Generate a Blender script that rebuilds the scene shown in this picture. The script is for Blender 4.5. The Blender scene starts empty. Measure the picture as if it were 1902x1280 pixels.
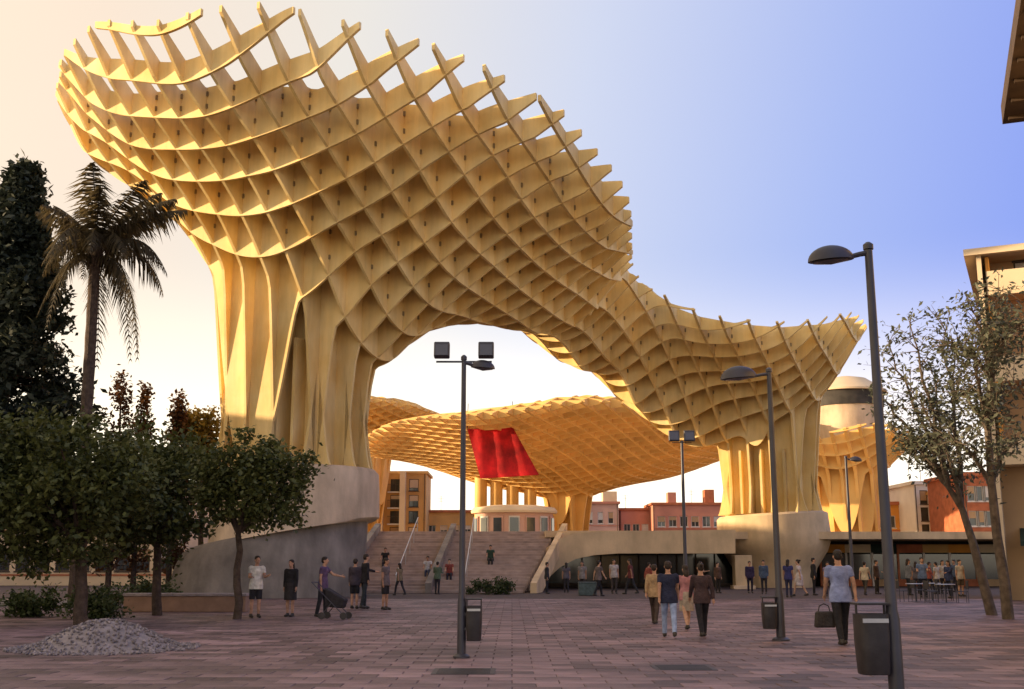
import bpy, bmesh, math, random
import numpy as np
from mathutils import Vector, Matrix, Euler
R = math.radians
rnd = random.Random(7)
nrs = np.random.RandomState(5)
sc = bpy.context.scene
col = sc.collection

# ------------------------------------------------------------------ camera, world, sun, exposure
EYE = 1.5
PITCH = math.atan(410 / 2069.0)
cam_d = bpy.data.cameras.new("camera")
cam = bpy.data.objects.new("camera", cam_d)
col.objects.link(cam)
cam.location = (0, 0, EYE)
cam.rotation_euler = (math.pi / 2 + PITCH, 0, 0)
cam_d.sensor_width = 36
cam_d.lens = 36 * 2069 / 1902.0
cam_d.clip_end = 6000
sc.camera = cam

SUN_AZ = -92.0      # degrees, measured from the view direction (+Y), negative = left
SUN_EL = 9.0
w = bpy.data.worlds.new("World")
sc.world = w
w.use_nodes = True
nt = w.node_tree
bg = nt.nodes["Background"]
sky = nt.nodes.new("ShaderNodeTexSky")
sky.sky_type = 'NISHITA'
sky.sun_disc = False
sky.sun_elevation = R(SUN_EL)
sky.sun_rotation = R(SUN_AZ)
sky.air_density = 1.0
sky.dust_density = 2.0
sky.ozone_density = 3.0
EXPO = 1.0
# a sunlit veil of evening haze over the clear sky: its colour follows the angle to the sun and the height above the horizon
_S = (math.sin(R(SUN_AZ)) * math.cos(R(SUN_EL)), math.cos(R(SUN_AZ)) * math.cos(R(SUN_EL)), math.sin(R(SUN_EL)))
KV = 1.0 / (0.15 * 2 ** EXPO)
_tc = nt.nodes.new("ShaderNodeTexCoord")
_nm = nt.nodes.new("ShaderNodeVectorMath"); _nm.operation = 'NORMALIZE'
nt.links.new(_tc.outputs['Generated'], _nm.inputs[0])
_dt = nt.nodes.new("ShaderNodeVectorMath"); _dt.operation = 'DOT_PRODUCT'
_dt.inputs[1].default_value = _S
nt.links.new(_nm.outputs[0], _dt.inputs[0])
_mr = nt.nodes.new("ShaderNodeMapRange"); _mr.inputs[1].default_value = -1; _mr.inputs[2].default_value = 1
nt.links.new(_dt.outputs['Value'], _mr.inputs[0])
_rp = nt.nodes.new("ShaderNodeValToRGB"); _cr = _rp.color_ramp
VEIL = [(-1.0, (.80, .68, .74)), (-.74, (.38, .42, .86)), (-.46, (.245, .33, .95)), (-.25, (.45, .54, .96)), (-.03, (.74, .78, .95)), (.17, (.98, .91, .81)), (.36, (1.12, .90, .68)), (.80, (1.5, 1.1, .66)), (1.0, (2.2, 1.5, .8))]
_cr.elements[0].position = 0; _cr.elements[1].position = 1
for _k, (_p, _c) in enumerate(VEIL):
    _e = _cr.elements[0] if _k == 0 else _cr.elements[-1] if _k == len(VEIL) - 1 else _cr.elements.new((_p + 1) / 2)
    _e.color = (*_c, 1)
nt.links.new(_mr.outputs[0], _rp.inputs[0])
_sp = nt.nodes.new("ShaderNodeSeparateXYZ"); nt.links.new(_nm.outputs[0], _sp.inputs[0])
_hz = nt.nodes.new("ShaderNodeMapRange"); _hz.interpolation_type = 'SMOOTHSTEP'
_hz.inputs[1].default_value = 0.0; _hz.inputs[2].default_value = 0.28; _hz.inputs[3].default_value = 0.95; _hz.inputs[4].default_value = 0.0
nt.links.new(_sp.outputs['Z'], _hz.inputs[0])
_m1 = nt.nodes.new("ShaderNodeMix"); _m1.data_type = 'RGBA'
_m1.inputs[7].default_value = (2.2, 1.9, 1.42, 1)
nt.links.new(_hz.outputs[0], _m1.inputs[0]); nt.links.new(_rp.outputs[0], _m1.inputs[6])
_sc = nt.nodes.new("ShaderNodeVectorMath"); _sc.operation = 'SCALE'; _sc.inputs['Scale'].default_value = KV
nt.links.new(_m1.outputs[2], _sc.inputs[0])
_m2 = nt.nodes.new("ShaderNodeMix"); _m2.data_type = 'RGBA'; _m2.inputs[0].default_value = 0.85
nt.links.new(sky.outputs[0], _m2.inputs[6]); nt.links.new(_sc.outputs[0], _m2.inputs[7])
nt.links.new(_m2.outputs[2], bg.inputs[0])
bg.inputs[1].default_value = 0.15
sl = bpy.data.lights.new("sun", 'SUN')
sl.energy = 4.3
sl.angle = R(0.5)
sl.color = (1.0, 0.72, 0.43)
so = bpy.data.objects.new("sun", sl)
col.objects.link(so)
_d = Vector((math.sin(R(SUN_AZ)) * math.cos(R(SUN_EL)), math.cos(R(SUN_AZ)) * math.cos(R(SUN_EL)), math.sin(R(SUN_EL))))
so.rotation_euler = _d.to_track_quat('Z', 'Y').to_euler()
so.location = (-60, 20, 60)
sc.view_settings.view_transform = 'Standard'
sc.view_settings.look = 'None'
sc.view_settings.gamma = 1
sc.view_settings.use_curve_mapping = False
sc.view_settings.exposure = EXPO

# ------------------------------------------------------------------ helpers
F = 2069.0
def zat(v, Y):
    """height of a point at ground distance Y seen at photo row v"""
    k = (640 - v) / F
    return EYE + Y * (math.sin(PITCH) + k * math.cos(PITCH)) / (math.cos(PITCH) - k * math.sin(PITCH))
def xat(u, Y, z):
    return (u - 951) / F * (Y * math.cos(PITCH) + (z - EYE) * math.sin(PITCH))
def pt(u, v, Y):
    z = zat(v, Y)
    return Vector((xat(u, Y, z), Y, z))
def gy(v):
    """ground distance of a ground point seen at row v"""
    k = (v - 640) / F
    a = math.atan(k) - PITCH
    return EYE / math.tan(a)
def gp(u, v):
    Y = gy(v)
    return Vector((xat(u, Y, 0), Y, 0))

def tag(o, label=None, cat=None, group=None, kind=None):
    if label: o['label'] = label
    if cat: o['category'] = cat
    if group: o['group'] = group
    if kind: o['kind'] = kind
    return o
def thing(name, label, cat, loc=(0, 0, 0), rz=0, group=None):
    o = bpy.data.objects.new(name, None)
    o.empty_display_size = 0.2
    col.objects.link(o)
    o.location = loc
    o.rotation_euler = (0, 0, rz)
    return tag(o, label, cat, group)
def mesh_obj(name, me, mat=None, parent=None):
    o = bpy.data.objects.new(name, me)
    col.objects.link(o)
    if mat and not me.materials:
        me.materials.append(mat)
    if parent: o.parent = parent
    return o

class MB:
    """collects simple solids and links them as one mesh object"""
    def __init__(self): self.v = []; self.f = []
    def add(self, vs, fs):
        n = len(self.v)
        self.v += [tuple(p) for p in vs]
        self.f += [tuple(i + n for i in q) for q in fs]
        return self
    def box(self, c, s, rz=0.0, M=None):
        x, y, z = s[0] / 2, s[1] / 2, s[2] / 2
        vs = [Vector(p) for p in ((-x, -y, -z), (x, -y, -z), (x, y, -z), (-x, y, -z), (-x, -y, z), (x, -y, z), (x, y, z), (-x, y, z))]
        if M is None: M = Matrix.Rotation(rz, 3, 'Z')
        c = Vector(c)
        return self.add([M @ p + c for p in vs], [(0, 3, 2, 1), (4, 5, 6, 7), (0, 1, 5, 4), (1, 2, 6, 5), (2, 3, 7, 6), (3, 0, 4, 7)])
    def b2(self, x0, x1, y0, y1, z0, z1):
        return self.box(((x0 + x1) / 2, (y0 + y1) / 2, (z0 + z1) / 2), (x1 - x0, y1 - y0, z1 - z0))
    def tube(self, pts, rad, n=8, caps=True, flat=1.0):
        pts = [Vector(p) for p in pts]
        if not hasattr(rad, '__len__'): rad = [rad] * len(pts)
        b = len(self.v); ref = None
        for i, p in enumerate(pts):
            t = (pts[min(i + 1, len(pts) - 1)] - pts[max(i - 1, 0)]).normalized()
            if ref is None:
                ref = Vector((1, 0, 0)) if abs(t.x) < 0.9 else Vector((0, 1, 0))
            s = (ref - t * ref.dot(t)).normalized()
            ref = s
            q = t.cross(s)
            for k in range(n):
                a = 2 * math.pi * k / n
                self.v.append(tuple(p + (s * math.cos(a) + q * math.sin(a) * flat) * rad[i]))
        for i in range(len(pts) - 1):
            for k in range(n):
                a0 = b + i * n + k; a1 = b + i * n + (k + 1) % n
                self.f.append((a0, a1, a1 + n, a0 + n))
        if caps:
            self.f.append(tuple(b + k for k in reversed(range(n))))
            e = b + (len(pts) - 1) * n
            self.f.append(tuple(e + k for k in range(n)))
        return self
    def lathe(self, prof, c=(0, 0, 0), n=24, sx=1.0, sy=1.0, caps=True):
        b = len(self.v)
        for r, z in prof:
            for k in range(n):
                a = 2 * math.pi * k / n
                self.v.append((c[0] + r * sx * math.cos(a), c[1] + r * sy * math.sin(a), c[2] + z))
        for i in range(len(prof) - 1):
            for k in range(n):
                a0 = b + i * n + k; a1 = b + i * n + (k + 1) % n
                self.f.append((a0, a1, a1 + n, a0 + n))
        if caps:
            self.f.append(tuple(b + k for k in reversed(range(n))))
            e = b + (len(prof) - 1) * n
            self.f.append(tuple(e + k for k in range(n)))
        return self
    def ball(self, c, r, n=10, m=7):
        if not hasattr(r, '__len__'): r = (r, r, r)
        prof = [(math.sin(math.pi * i / m), -math.cos(math.pi * i / m)) for i in range(1, m)]
        b = len(self.v)
        for pr, pz in prof:
            for k in range(n):
                a = 2 * math.pi * k / n
                self.v.append((c[0] + r[0] * pr * math.cos(a), c[1] + r[1] * pr * math.sin(a), c[2] + r[2] * pz))
        for i in range(len(prof) - 1):
            for k in range(n):
                a0 = b + i * n + k; a1 = b + i * n + (k + 1) % n
                self.f.append((a0, a1, a1 + n, a0 + n))
        self.f.append(tuple(b + k for k in reversed(range(n))))
        e = b + (len(prof) - 1) * n
        self.f.append(tuple(e + k for k in range(n)))
        return self
    def mesh(self, name):
        me = bpy.data.meshes.new(name)
        me.from_pydata(self.v, [], self.f)
        me.update()
        return me
    def build(self, name, mat, parent=None, smooth=False, bevel=0.0):
        me = self.mesh(name)
        if bevel > 0:
            bm = bmesh.new(); bm.from_mesh(me)
            bmesh.ops.bevel(bm, geom=bm.edges[:], offset=bevel, segments=1, affect='EDGES', clamp_overlap=True)
            bm.to_mesh(me); bm.free()
        if smooth:
            me.shade_smooth()
            try: me.set_sharp_from_angle(angle=R(40))
            except Exception: pass
        return mesh_obj(name, me, mat, parent)

# ------------------------------------------------------------------ materials
def node_mat(name):
    m = bpy.data.materials.new(name)
    m.use_nodes = True
    return m, m.node_tree, m.node_tree.nodes["Principled BSDF"]
def mat(name, c, rough=0.7, var=0.25, scale=3.0, bump=0.0, bscale=30.0, metal=0.0, spec=0.3, c2=None, island=0.0, objrand=0.0, detail=6.0, wear=None):
    m, t, b = node_mat(name)
    b.inputs['Roughness'].default_value = rough
    b.inputs['Metallic'].default_value = metal
    b.inputs['Specular IOR Level'].default_value = spec
    tc = t.nodes.new('ShaderNodeTexCoord')
    n = t.nodes.new('ShaderNodeTexNoise')
    n.inputs['Scale'].default_value = scale
    n.inputs['Detail'].default_value = detail
    t.links.new(tc.outputs['Object'], n.inputs['Vector'])
    mx = t.nodes.new('ShaderNodeMix'); mx.data_type = 'RGBA'
    lo = [x * (1 - var) for x in c]; hi = [min(1, x * (1 + var)) for x in c]
    if c2: hi = c2; lo = c
    mx.inputs[6].default_value = (*lo, 1); mx.inputs[7].default_value = (*hi, 1)
    mr = t.nodes.new('ShaderNodeMapRange')
    mr.inputs[1].default_value = 0.3; mr.inputs[2].default_value = 0.7
    t.links.new(n.outputs['Fac'], mr.inputs[0])
    t.links.new(mr.outputs[0], mx.inputs[0])
    out = mx.outputs[2]
    for amt, kind in ((island, 'geo'), (objrand, 'obj')):
        if amt <= 0: continue
        if kind == 'geo':
            g = t.nodes.new('ShaderNodeNewGeometry'); src = g.outputs['Random Per Island']
        else:
            g = t.nodes.new('ShaderNodeObjectInfo'); src = g.outputs['Random']
        m2 = t.nodes.new('ShaderNodeMapRange')
        m2.inputs[3].default_value = 1 - amt; m2.inputs[4].default_value = 1 + amt
        t.links.new(src, m2.inputs[0])
        vm = t.nodes.new('ShaderNodeVectorMath'); vm.operation = 'SCALE'
        t.links.new(out, vm.inputs[0]); t.links.new(m2.outputs[0], vm.inputs['Scale'])
        out = vm.outputs[0]
    if wear:                                      # large soft stains laid over the place itself: (scale xyz, darkest, lightest)
        g = t.nodes.new('ShaderNodeNewGeometry')
        mp = t.nodes.new('ShaderNodeMapping'); mp.inputs['Scale'].default_value = wear[0]
        n3 = t.nodes.new('ShaderNodeTexNoise'); n3.inputs['Scale'].default_value = 1.0; n3.inputs['Detail'].default_value = 7; n3.inputs['Roughness'].default_value = .62
        t.links.new(g.outputs['Position'], mp.inputs[0]); t.links.new(mp.outputs[0], n3.inputs['Vector'])
        m3 = t.nodes.new('ShaderNodeMapRange'); m3.inputs[1].default_value = .32; m3.inputs[2].default_value = .62; m3.inputs[3].default_value = wear[1]; m3.inputs[4].default_value = wear[2]
        t.links.new(n3.outputs['Fac'], m3.inputs[0])
        v3 = t.nodes.new('ShaderNodeVectorMath'); v3.operation = 'SCALE'
        t.links.new(out, v3.inputs[0]); t.links.new(m3.outputs[0], v3.inputs['Scale'])
        out = v3.outputs[0]
    t.links.new(out, b.inputs['Base Color'])
    if bump > 0:
        n2 = t.nodes.new('ShaderNodeTexNoise'); n2.inputs['Scale'].default_value = bscale; n2.inputs['Detail'].default_value = 8
        t.links.new(tc.outputs['Object'], n2.inputs['Vector'])
        bp = t.nodes.new('ShaderNodeBump'); bp.inputs['Strength'].default_value = bump; bp.inputs['Distance'].default_value = 0.05
        t.links.new(n2.outputs['Fac'], bp.inputs['Height'])
        t.links.new(bp.outputs[0], b.inputs['Normal'])
    return m
def leaf_mat(name, c, c2, trans=0.25, rough=0.55, scale=1.2):
    m, t, b = node_mat(name)
    g = t.nodes.new('ShaderNodeNewGeometry')
    tc = t.nodes.new('ShaderNodeTexCoord')
    n = t.nodes.new('ShaderNodeTexNoise'); n.inputs['Scale'].default_value = scale; n.inputs['Detail'].default_value = 3
    t.links.new(tc.outputs['Object'], n.inputs['Vector'])
    ad = t.nodes.new('ShaderNodeMath'); ad.operation = 'MULTIPLY_ADD'
    ad.inputs[1].default_value = 0.6
    t.links.new(g.outputs['Random Per Island'], ad.inputs[0])
    ml = t.nodes.new('ShaderNodeMath'); ml.operation = 'MULTIPLY'; ml.inputs[1].default_value = 0.5
    t.links.new(n.outputs['Fac'], ml.inputs[0])
    t.links.new(ml.outputs[0], ad.inputs[2])
    mx = t.nodes.new('ShaderNodeMix'); mx.data_type = 'RGBA'
    mx.inputs[6].default_value = (*c, 1); mx.inputs[7].default_value = (*c2, 1)
    t.links.new(ad.outputs[0], mx.inputs[0])
    t.links.new(mx.outputs[2], b.inputs['Base Color'])
    b.inputs['Roughness'].default_value = rough
    b.inputs['Specular IOR Level'].default_value = 0.3
    tr = t.nodes.new('ShaderNodeBsdfTranslucent')
    t.links.new(mx.outputs[2], tr.inputs['Color'])
    ms = t.nodes.new('ShaderNodeMixShader'); ms.inputs[0].default_value = trans
    o = t.nodes['Material Output']
    t.links.new(b.outputs[0], ms.inputs[1]); t.links.new(tr.outputs[0], ms.inputs[2])
    t.links.new(ms.outputs[0], o.inputs['Surface'])
    return m
M = {}
M['timber'] = mat('painted timber', (0.78, 0.53, 0.18), 0.62, 0.14, 0.45, 0.15, 6.0, c2=(0.87, 0.69, 0.34), objrand=0.09, wear=((1.1, 1.1, .16), .80, 1.06))
M['timber_far'] = mat('painted timber far', (0.78, 0.50, 0.17), 0.65, 0.15, 0.3, objrand=0.08)
M['timber_pale'] = mat('pale deck edge', (0.80, 0.64, 0.42), 0.7, 0.1, 0.5)
M['tan'] = mat('tan render', (0.46, 0.30, 0.16), 0.85, 0.15, 0.4, 0.1, 10)
M['concrete'] = mat('pale concrete', (0.64, 0.50, 0.35), 0.8, 0.18, 0.5, 0.3, 8.0, wear=((.9, .9, .25), .72, 1.08))
M['concrete_grey'] = mat('grey concrete', (0.20, 0.175, 0.15), 0.85, 0.3, 0.7, 0.4, 6.0, wear=((.9, .9, .25), .65, 1.15))  # tone deepened for the shade on the trunk plinth; also used for stair walls
M['podium'] = mat('warm concrete', (0.64, 0.48, 0.29), 0.8, 0.15, 0.5, 0.2, 8.0, wear=((.7, .7, .3), .74, 1.08))
M['step'] = mat('granite step', (0.37, 0.28, 0.235), 0.7, 0.2, 2.0, 0.2, 30, objrand=0.12)
M['mortar'] = mat('mortar', (0.10, 0.075, 0.07), 0.95, 0.3, 4.0, 0.3, 40)
M['slab'] = mat('paving slab', (0.155, 0.102, 0.107), 0.55, 0.35, 1.1, 0.35, 22, objrand=0.5, spec=0.35, wear=((.30, .42, 1), .62, 1.22))
M['slab_field'] = mat('paving slab field', (0.155, 0.102, 0.107), 0.55, 0.35, 0.5, 0.35, 22, island=0.5, spec=0.35, wear=((.30, .42, 1), .62, 1.22))
M['ground'] = mat('far ground', (0.24, 0.17, 0.14), 0.85, 0.25, 0.2, 0.2, 3)
M['metal'] = mat('dark lamp metal', (0.035, 0.033, 0.045), 0.42, 0.2, 4, spec=0.5)
M['metal2'] = mat('bin metal', (0.030, 0.026, 0.028), 0.5, 0.3, 6, 0.1, 40, spec=0.4)
M['steel'] = mat('brushed steel', (0.45, 0.45, 0.46), 0.4, 0.1, 8, metal=0.8)
M['steel_shade'] = mat('node steel with corner shade', (0.26, 0.20, 0.11), 0.5, 0.2, 5, metal=0.2)  # node pieces carry the shade of the cell corners in their colour
M['lens'] = mat('lamp lens', (0.07, 0.07, 0.09), 0.2, 0.05, 3, spec=0.6)
M['glass'] = mat('window glass', (0.035, 0.045, 0.05), 0.08, 0.3, 0.7, spec=0.8)
M['frame_w'] = mat('white frame', (0.62, 0.58, 0.52), 0.6, 0.08)
M['frame_d'] = mat('dark frame', (0.06, 0.045, 0.035), 0.6, 0.2)
M['bark'] = mat('bark', (0.075, 0.052, 0.038), 0.9, 0.45, 6, 0.8, 30)
M['bark_g'] = mat('grey bark', (0.11, 0.085, 0.065), 0.9, 0.45, 5, 0.8, 25)
M['leaf_orange'] = leaf_mat('orange tree leaves', (0.018, 0.030, 0.010), (0.125, 0.135, 0.034))
M['leaf_dark'] = leaf_mat('dark conifer leaves', (0.012, 0.022, 0.015), (0.05, 0.06, 0.038), 0.15)
M['leaf_red'] = leaf_mat('reddish leaves', (0.05, 0.022, 0.010), (0.12, 0.055, 0.020), 0.3)
M['leaf_yel'] = leaf_mat('yellow green leaves', (0.12, 0.085, 0.015), (0.24, 0.17, 0.03), 0.35)
M['leaf_olive'] = leaf_mat('grey green leaves', (0.055, 0.065, 0.045), (0.15, 0.16, 0.11), 0.25)
M['leaf_bush'] = leaf_mat('bush leaves', (0.02, 0.038, 0.012), (0.075, 0.095, 0.03))
M['palm'] = leaf_mat('palm leaflets', (0.030, 0.030, 0.015), (0.14, 0.105, 0.055), 0.5)
M['red'] = mat('red cloth', (0.55, 0.012, 0.015), 0.75, 0.5, .55, 0.3, 3, wear=((.6, .6, .5), .55, 1.15))
M['gold'] = mat('gold print', (0.60, 0.09, 0.02), 0.7, 0.15)
M['stone_heap'] = mat('heap stones', (0.22, 0.19, 0.19), 0.85, 0.25, 5, 0.4, 30, island=0.35)
M['ochre'] = mat('ochre render', (0.60, 0.36, 0.13), 0.85, 0.15, 0.4, 0.1, 10)
M['cream'] = mat('cream render', (0.66, 0.52, 0.34), 0.85, 0.12, 0.4, 0.1, 10)
M['pink'] = mat('pink render', (0.52, 0.22, 0.15), 0.85, 0.15, 0.4, 0.1, 10)
M['rose'] = mat('pale rose render', (0.58, 0.36, 0.28), 0.85, 0.12, 0.4, 0.1, 10)
M['terracotta'] = mat('terracotta', (0.40, 0.13, 0.06), 0.85, 0.25, 1.5, 0.3, 12)
M['brown'] = mat('dark brown eave', (0.055, 0.035, 0.022), 0.8, 0.3, 1.5)
M['white'] = mat('white render', (0.75, 0.70, 0.64), 0.8, 0.1, 0.5)
M['orange_wall'] = mat('orange wall', (0.62, 0.27, 0.05), 0.85, 0.15, 0.5)
M['awning'] = mat('dark green awning', (0.015, 0.03, 0.025), 0.8, 0.2)
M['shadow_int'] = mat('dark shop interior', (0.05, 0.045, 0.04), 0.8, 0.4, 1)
M['planter'] = mat('planter stone', (0.30, 0.19, 0.13), 0.85, 0.2, 2, 0.3, 25)

# ------------------------------------------------------------------ setting: ground and pavement
def sheet(name, x0, x1, y0, y1, z, m, kind='structure'):
    me = bpy.data.meshes.new(name)
    me.from_pydata([(x0, y0, z), (x1, y0, z), (x1, y1, z), (x0, y1, z)], [], [(0, 1, 2, 3)])
    return tag(mesh_obj(name, me, m), kind=kind)
sheet('ground', -1500, 1500, -400, 3000, -0.03, M['ground'])
pave = sheet('pavement', -70, 70, -10, 130, -0.012, M['mortar'])
SX, SY, J = 0.62, 0.42, 0.012
slab_protos = []
for k in range(6):
    b = MB(); b.b2(-SX / 2 + J / 2, SX / 2 - J / 2, -SY / 2 + J / 2, SY / 2 - J / 2, -0.03, 0.0)
    me = b.mesh('paving_slab')
    bm = bmesh.new(); bm.from_mesh(me)
    top = [e for e in bm.edges if all(v.co.z > -0.001 for v in e.verts)]
    bmesh.ops.bevel(bm, geom=top, offset=0.008, segments=1, affect='EDGES')
    for v in bm.verts:
        v.co.x += rnd.uniform(-.004, .004); v.co.y += rnd.uniform(-.004, .004)
    bm.to_mesh(me); bm.free()
    me.materials.append(M['slab'])
    slab_protos.append(me)
fv = []; ff = []
count = 0
j = 0
y = 10.6
rows = []
while y < 52:
    half = 0.475 * y + 1.0
    off = (j % 2) * SX * 0.5
    nx = int(half / SX) + 1
    for i in range(-nx, nx + 1):
        rows.append((y, i * SX + off))
    y += SY; j += 1
rows.sort(key=lambda t: (t[0]))
vis = [t for t in rows if t[0] > 12.7 and abs(t[1]) < 0.462 * t[0]]
near = set(vis[:300])
for (y, x) in rows:
    dz = rnd.uniform(-0.004, 0.003)
    if (y, x) in near:
        o = bpy.data.objects.new('paving_slab', rnd.choice(slab_protos))
        col.objects.link(o)
        o.parent = pave
        o.location = (x, y, dz)
        o.rotation_euler = (rnd.uniform(-.004, .004), rnd.uniform(-.004, .004), 0)
    else:
        x0, x1, y0, y1 = x - SX / 2 + J / 2, x + SX / 2 - J / 2, y - SY / 2 + J / 2, y + SY / 2 - J / 2
        t1 = rnd.uniform(-.002, .002); t2 = rnd.uniform(-.002, .002)
        n = len(fv)
        fv += [(x0, y0, -.03), (x1, y0, -.03), (x1, y1, -.03), (x0, y1, -.03)]
        e = 0.008
        fv += [(x0 + e, y0 + e, dz + t1), (x1 - e, y0 + e, dz - t1), (x1 - e, y1 - e, dz + t2), (x0 + e, y1 - e, dz - t2)]
        ff += [(n + 4, n + 5, n + 6, n + 7), (n, n + 1, n + 5, n + 4), (n + 1, n + 2, n + 6, n + 5), (n + 2, n + 3, n + 7, n + 6), (n + 3, n, n + 4, n + 7)]
me = bpy.data.meshes.new('paving_slab_field'); me.from_pydata(fv, [], ff)
tag(mesh_obj('paving_slab_field', me, M['slab_field'], pave), kind='stuff')

# ------------------------------------------------------------------ timber canopies (waffle of upright plates)
class TPS:
    def __init__(self, P, z, smooth=0.0):
        P = np.array(P, float); z = np.array(z, float); n = len(P)
        self.P = P
        K = self.phi(np.linalg.norm(P[:, None] - P[None], axis=2)) + smooth * np.eye(n)
        A = np.zeros((n + 3, n + 3)); A[:n, :n] = K; A[:n, n] = 1; A[:n, n + 1:] = P; A[n, :n] = 1; A[n + 1:, :n] = P.T
        self.w = np.linalg.solve(A, np.concatenate([z, [0, 0, 0]]))
    @staticmethod
    def phi(r): return r * r * np.log(r + 1e-9)
    def __call__(self, Q):
        r = np.linalg.norm(Q[:, None] - self.P[None], axis=2); n = len(self.P)
        return self.phi(r) @ self.w[:n] + self.w[n] + Q @ self.w[n + 1:]
def smooth_poly(pts, n=10):
    """closed Catmull-Rom"""
    P = np.array(pts, float); m = len(P); out = []
    for i in range(m):
        p0, p1, p2, p3 = P[i - 1], P[i], P[(i + 1) % m], P[(i + 2) % m]
        for k in range(n):
            t = k / n
            out.append(0.5 * ((2 * p1) + (-p0 + p2) * t + (2 * p0 - 5 * p1 + 4 * p2 - p3) * t * t + (-p0 + 3 * p1 - 3 * p2 + p3) * t ** 3))
    return np.array(out)
def sdist(Q, poly):
    """signed distance to a polygon, positive inside"""
    A = poly; B = np.roll(poly, -1, axis=0)
    d = np.full(len(Q), 1e9); ins = np.zeros(len(Q), bool)
    for a, b in zip(A, B):
        ab = b - a; t = np.clip(((Q - a) @ ab) / (ab @ ab + 1e-12), 0, 1)
        d = np.minimum(d, np.linalg.norm(Q - (a + t[:, None] * ab), axis=1))
        c = ((a[1] > Q[:, 1]) != (b[1] > Q[:, 1]))
        with np.errstate(divide='ignore', invalid='ignore'):
            xi = (b[0] - a[0]) * (Q[:, 1] - a[1]) / (b[1] - a[1]) + a[0]
        ins ^= c & (Q[:, 0] < xi)
    return np.where(ins, d, -d)
def ribbon(V, Fc, P, zb, zt, nrm, th):
    n0 = len(V); h = th / 2; n = len(P)
    for p, b, t in zip(P, zb, zt):
        for s in (-h, h):
            V.append((p[0] + nrm[0] * s, p[1] + nrm[1] * s, b)); V.append((p[0] + nrm[0] * s, p[1] + nrm[1] * s, t))
    for k in range(n - 1):
        a = n0 + 4 * k; c = a + 4
        Fc += [(a, a + 1, c + 1, c), (a + 2, c + 2, c + 3, a + 3), (a + 1, a + 3, c + 3, c + 1), (a, c, c + 2, a + 2)]
    a = n0; Fc.append((a, a + 2, a + 3, a + 1))
    a = n0 + 4 * (n - 1); Fc.append((a, a + 1, a + 3, a + 2))
def waffle(root, origin, ang, g, irange, jrange, poly, low, depth, m, th=0.2, step=0.2, extra=None):
    """one plate object per grid line: low(Q) is the underside, depth(Q, d) the plate depth at distance d from the rim"""
    dB = np.array((math.cos(ang), -math.sin(ang))); dA = np.array((math.sin(ang), math.cos(ang)))
    O = np.array(origin, float)
    lines = [(O + g * i * dB, dA, dB, jrange) for i in range(irange[0], irange[1] + 1)] + \
            [(O + g * j * dA, dB, dA, irange) for j in range(jrange[0], jrange[1] + 1)]
    for (o, d, nrm, rg) in lines:
        t = np.arange((rg[0] - 1) * g, (rg[1] + 1) * g, step)
        Q = o + t[:, None] * d
        s = sdist(Q, poly)
        V = []; Fc = []
        k = 0
        while k < len(t):
            if s[k] <= 0: k += 1; continue
            e = k
            while e + 1 < len(t) and s[e + 1] > 0: e += 1
            tt = list(t[k:e + 1])
            if k > 0: tt.insert(0, t[k] - step * s[k] / (s[k] - s[k - 1] + 1e-9))
            if e + 1 < len(t): tt.append(t[e] + step * s[e] / (s[e] - s[e + 1] + 1e-9))
            tt = np.array(tt)
            if tt[-1] - tt[0] > 0.5:
                q = o + tt[:, None] * d
                sd = np.maximum(sdist(q, poly), 0)
                zb, zt = low(q, sd), None
                zt = depth(q, sd)
                zt = np.maximum(zt, zb + 0.05)
                ribbon(V, Fc, q, zb, zt, nrm, th)
            k = e + 1
        if extra is not None:
            extra(V, Fc, o, d, nrm, t)
        if V:
            me = bpy.data.meshes.new('rib'); me.from_pydata(V, [], Fc)
            mesh_obj('rib', me, m, root)

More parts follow.
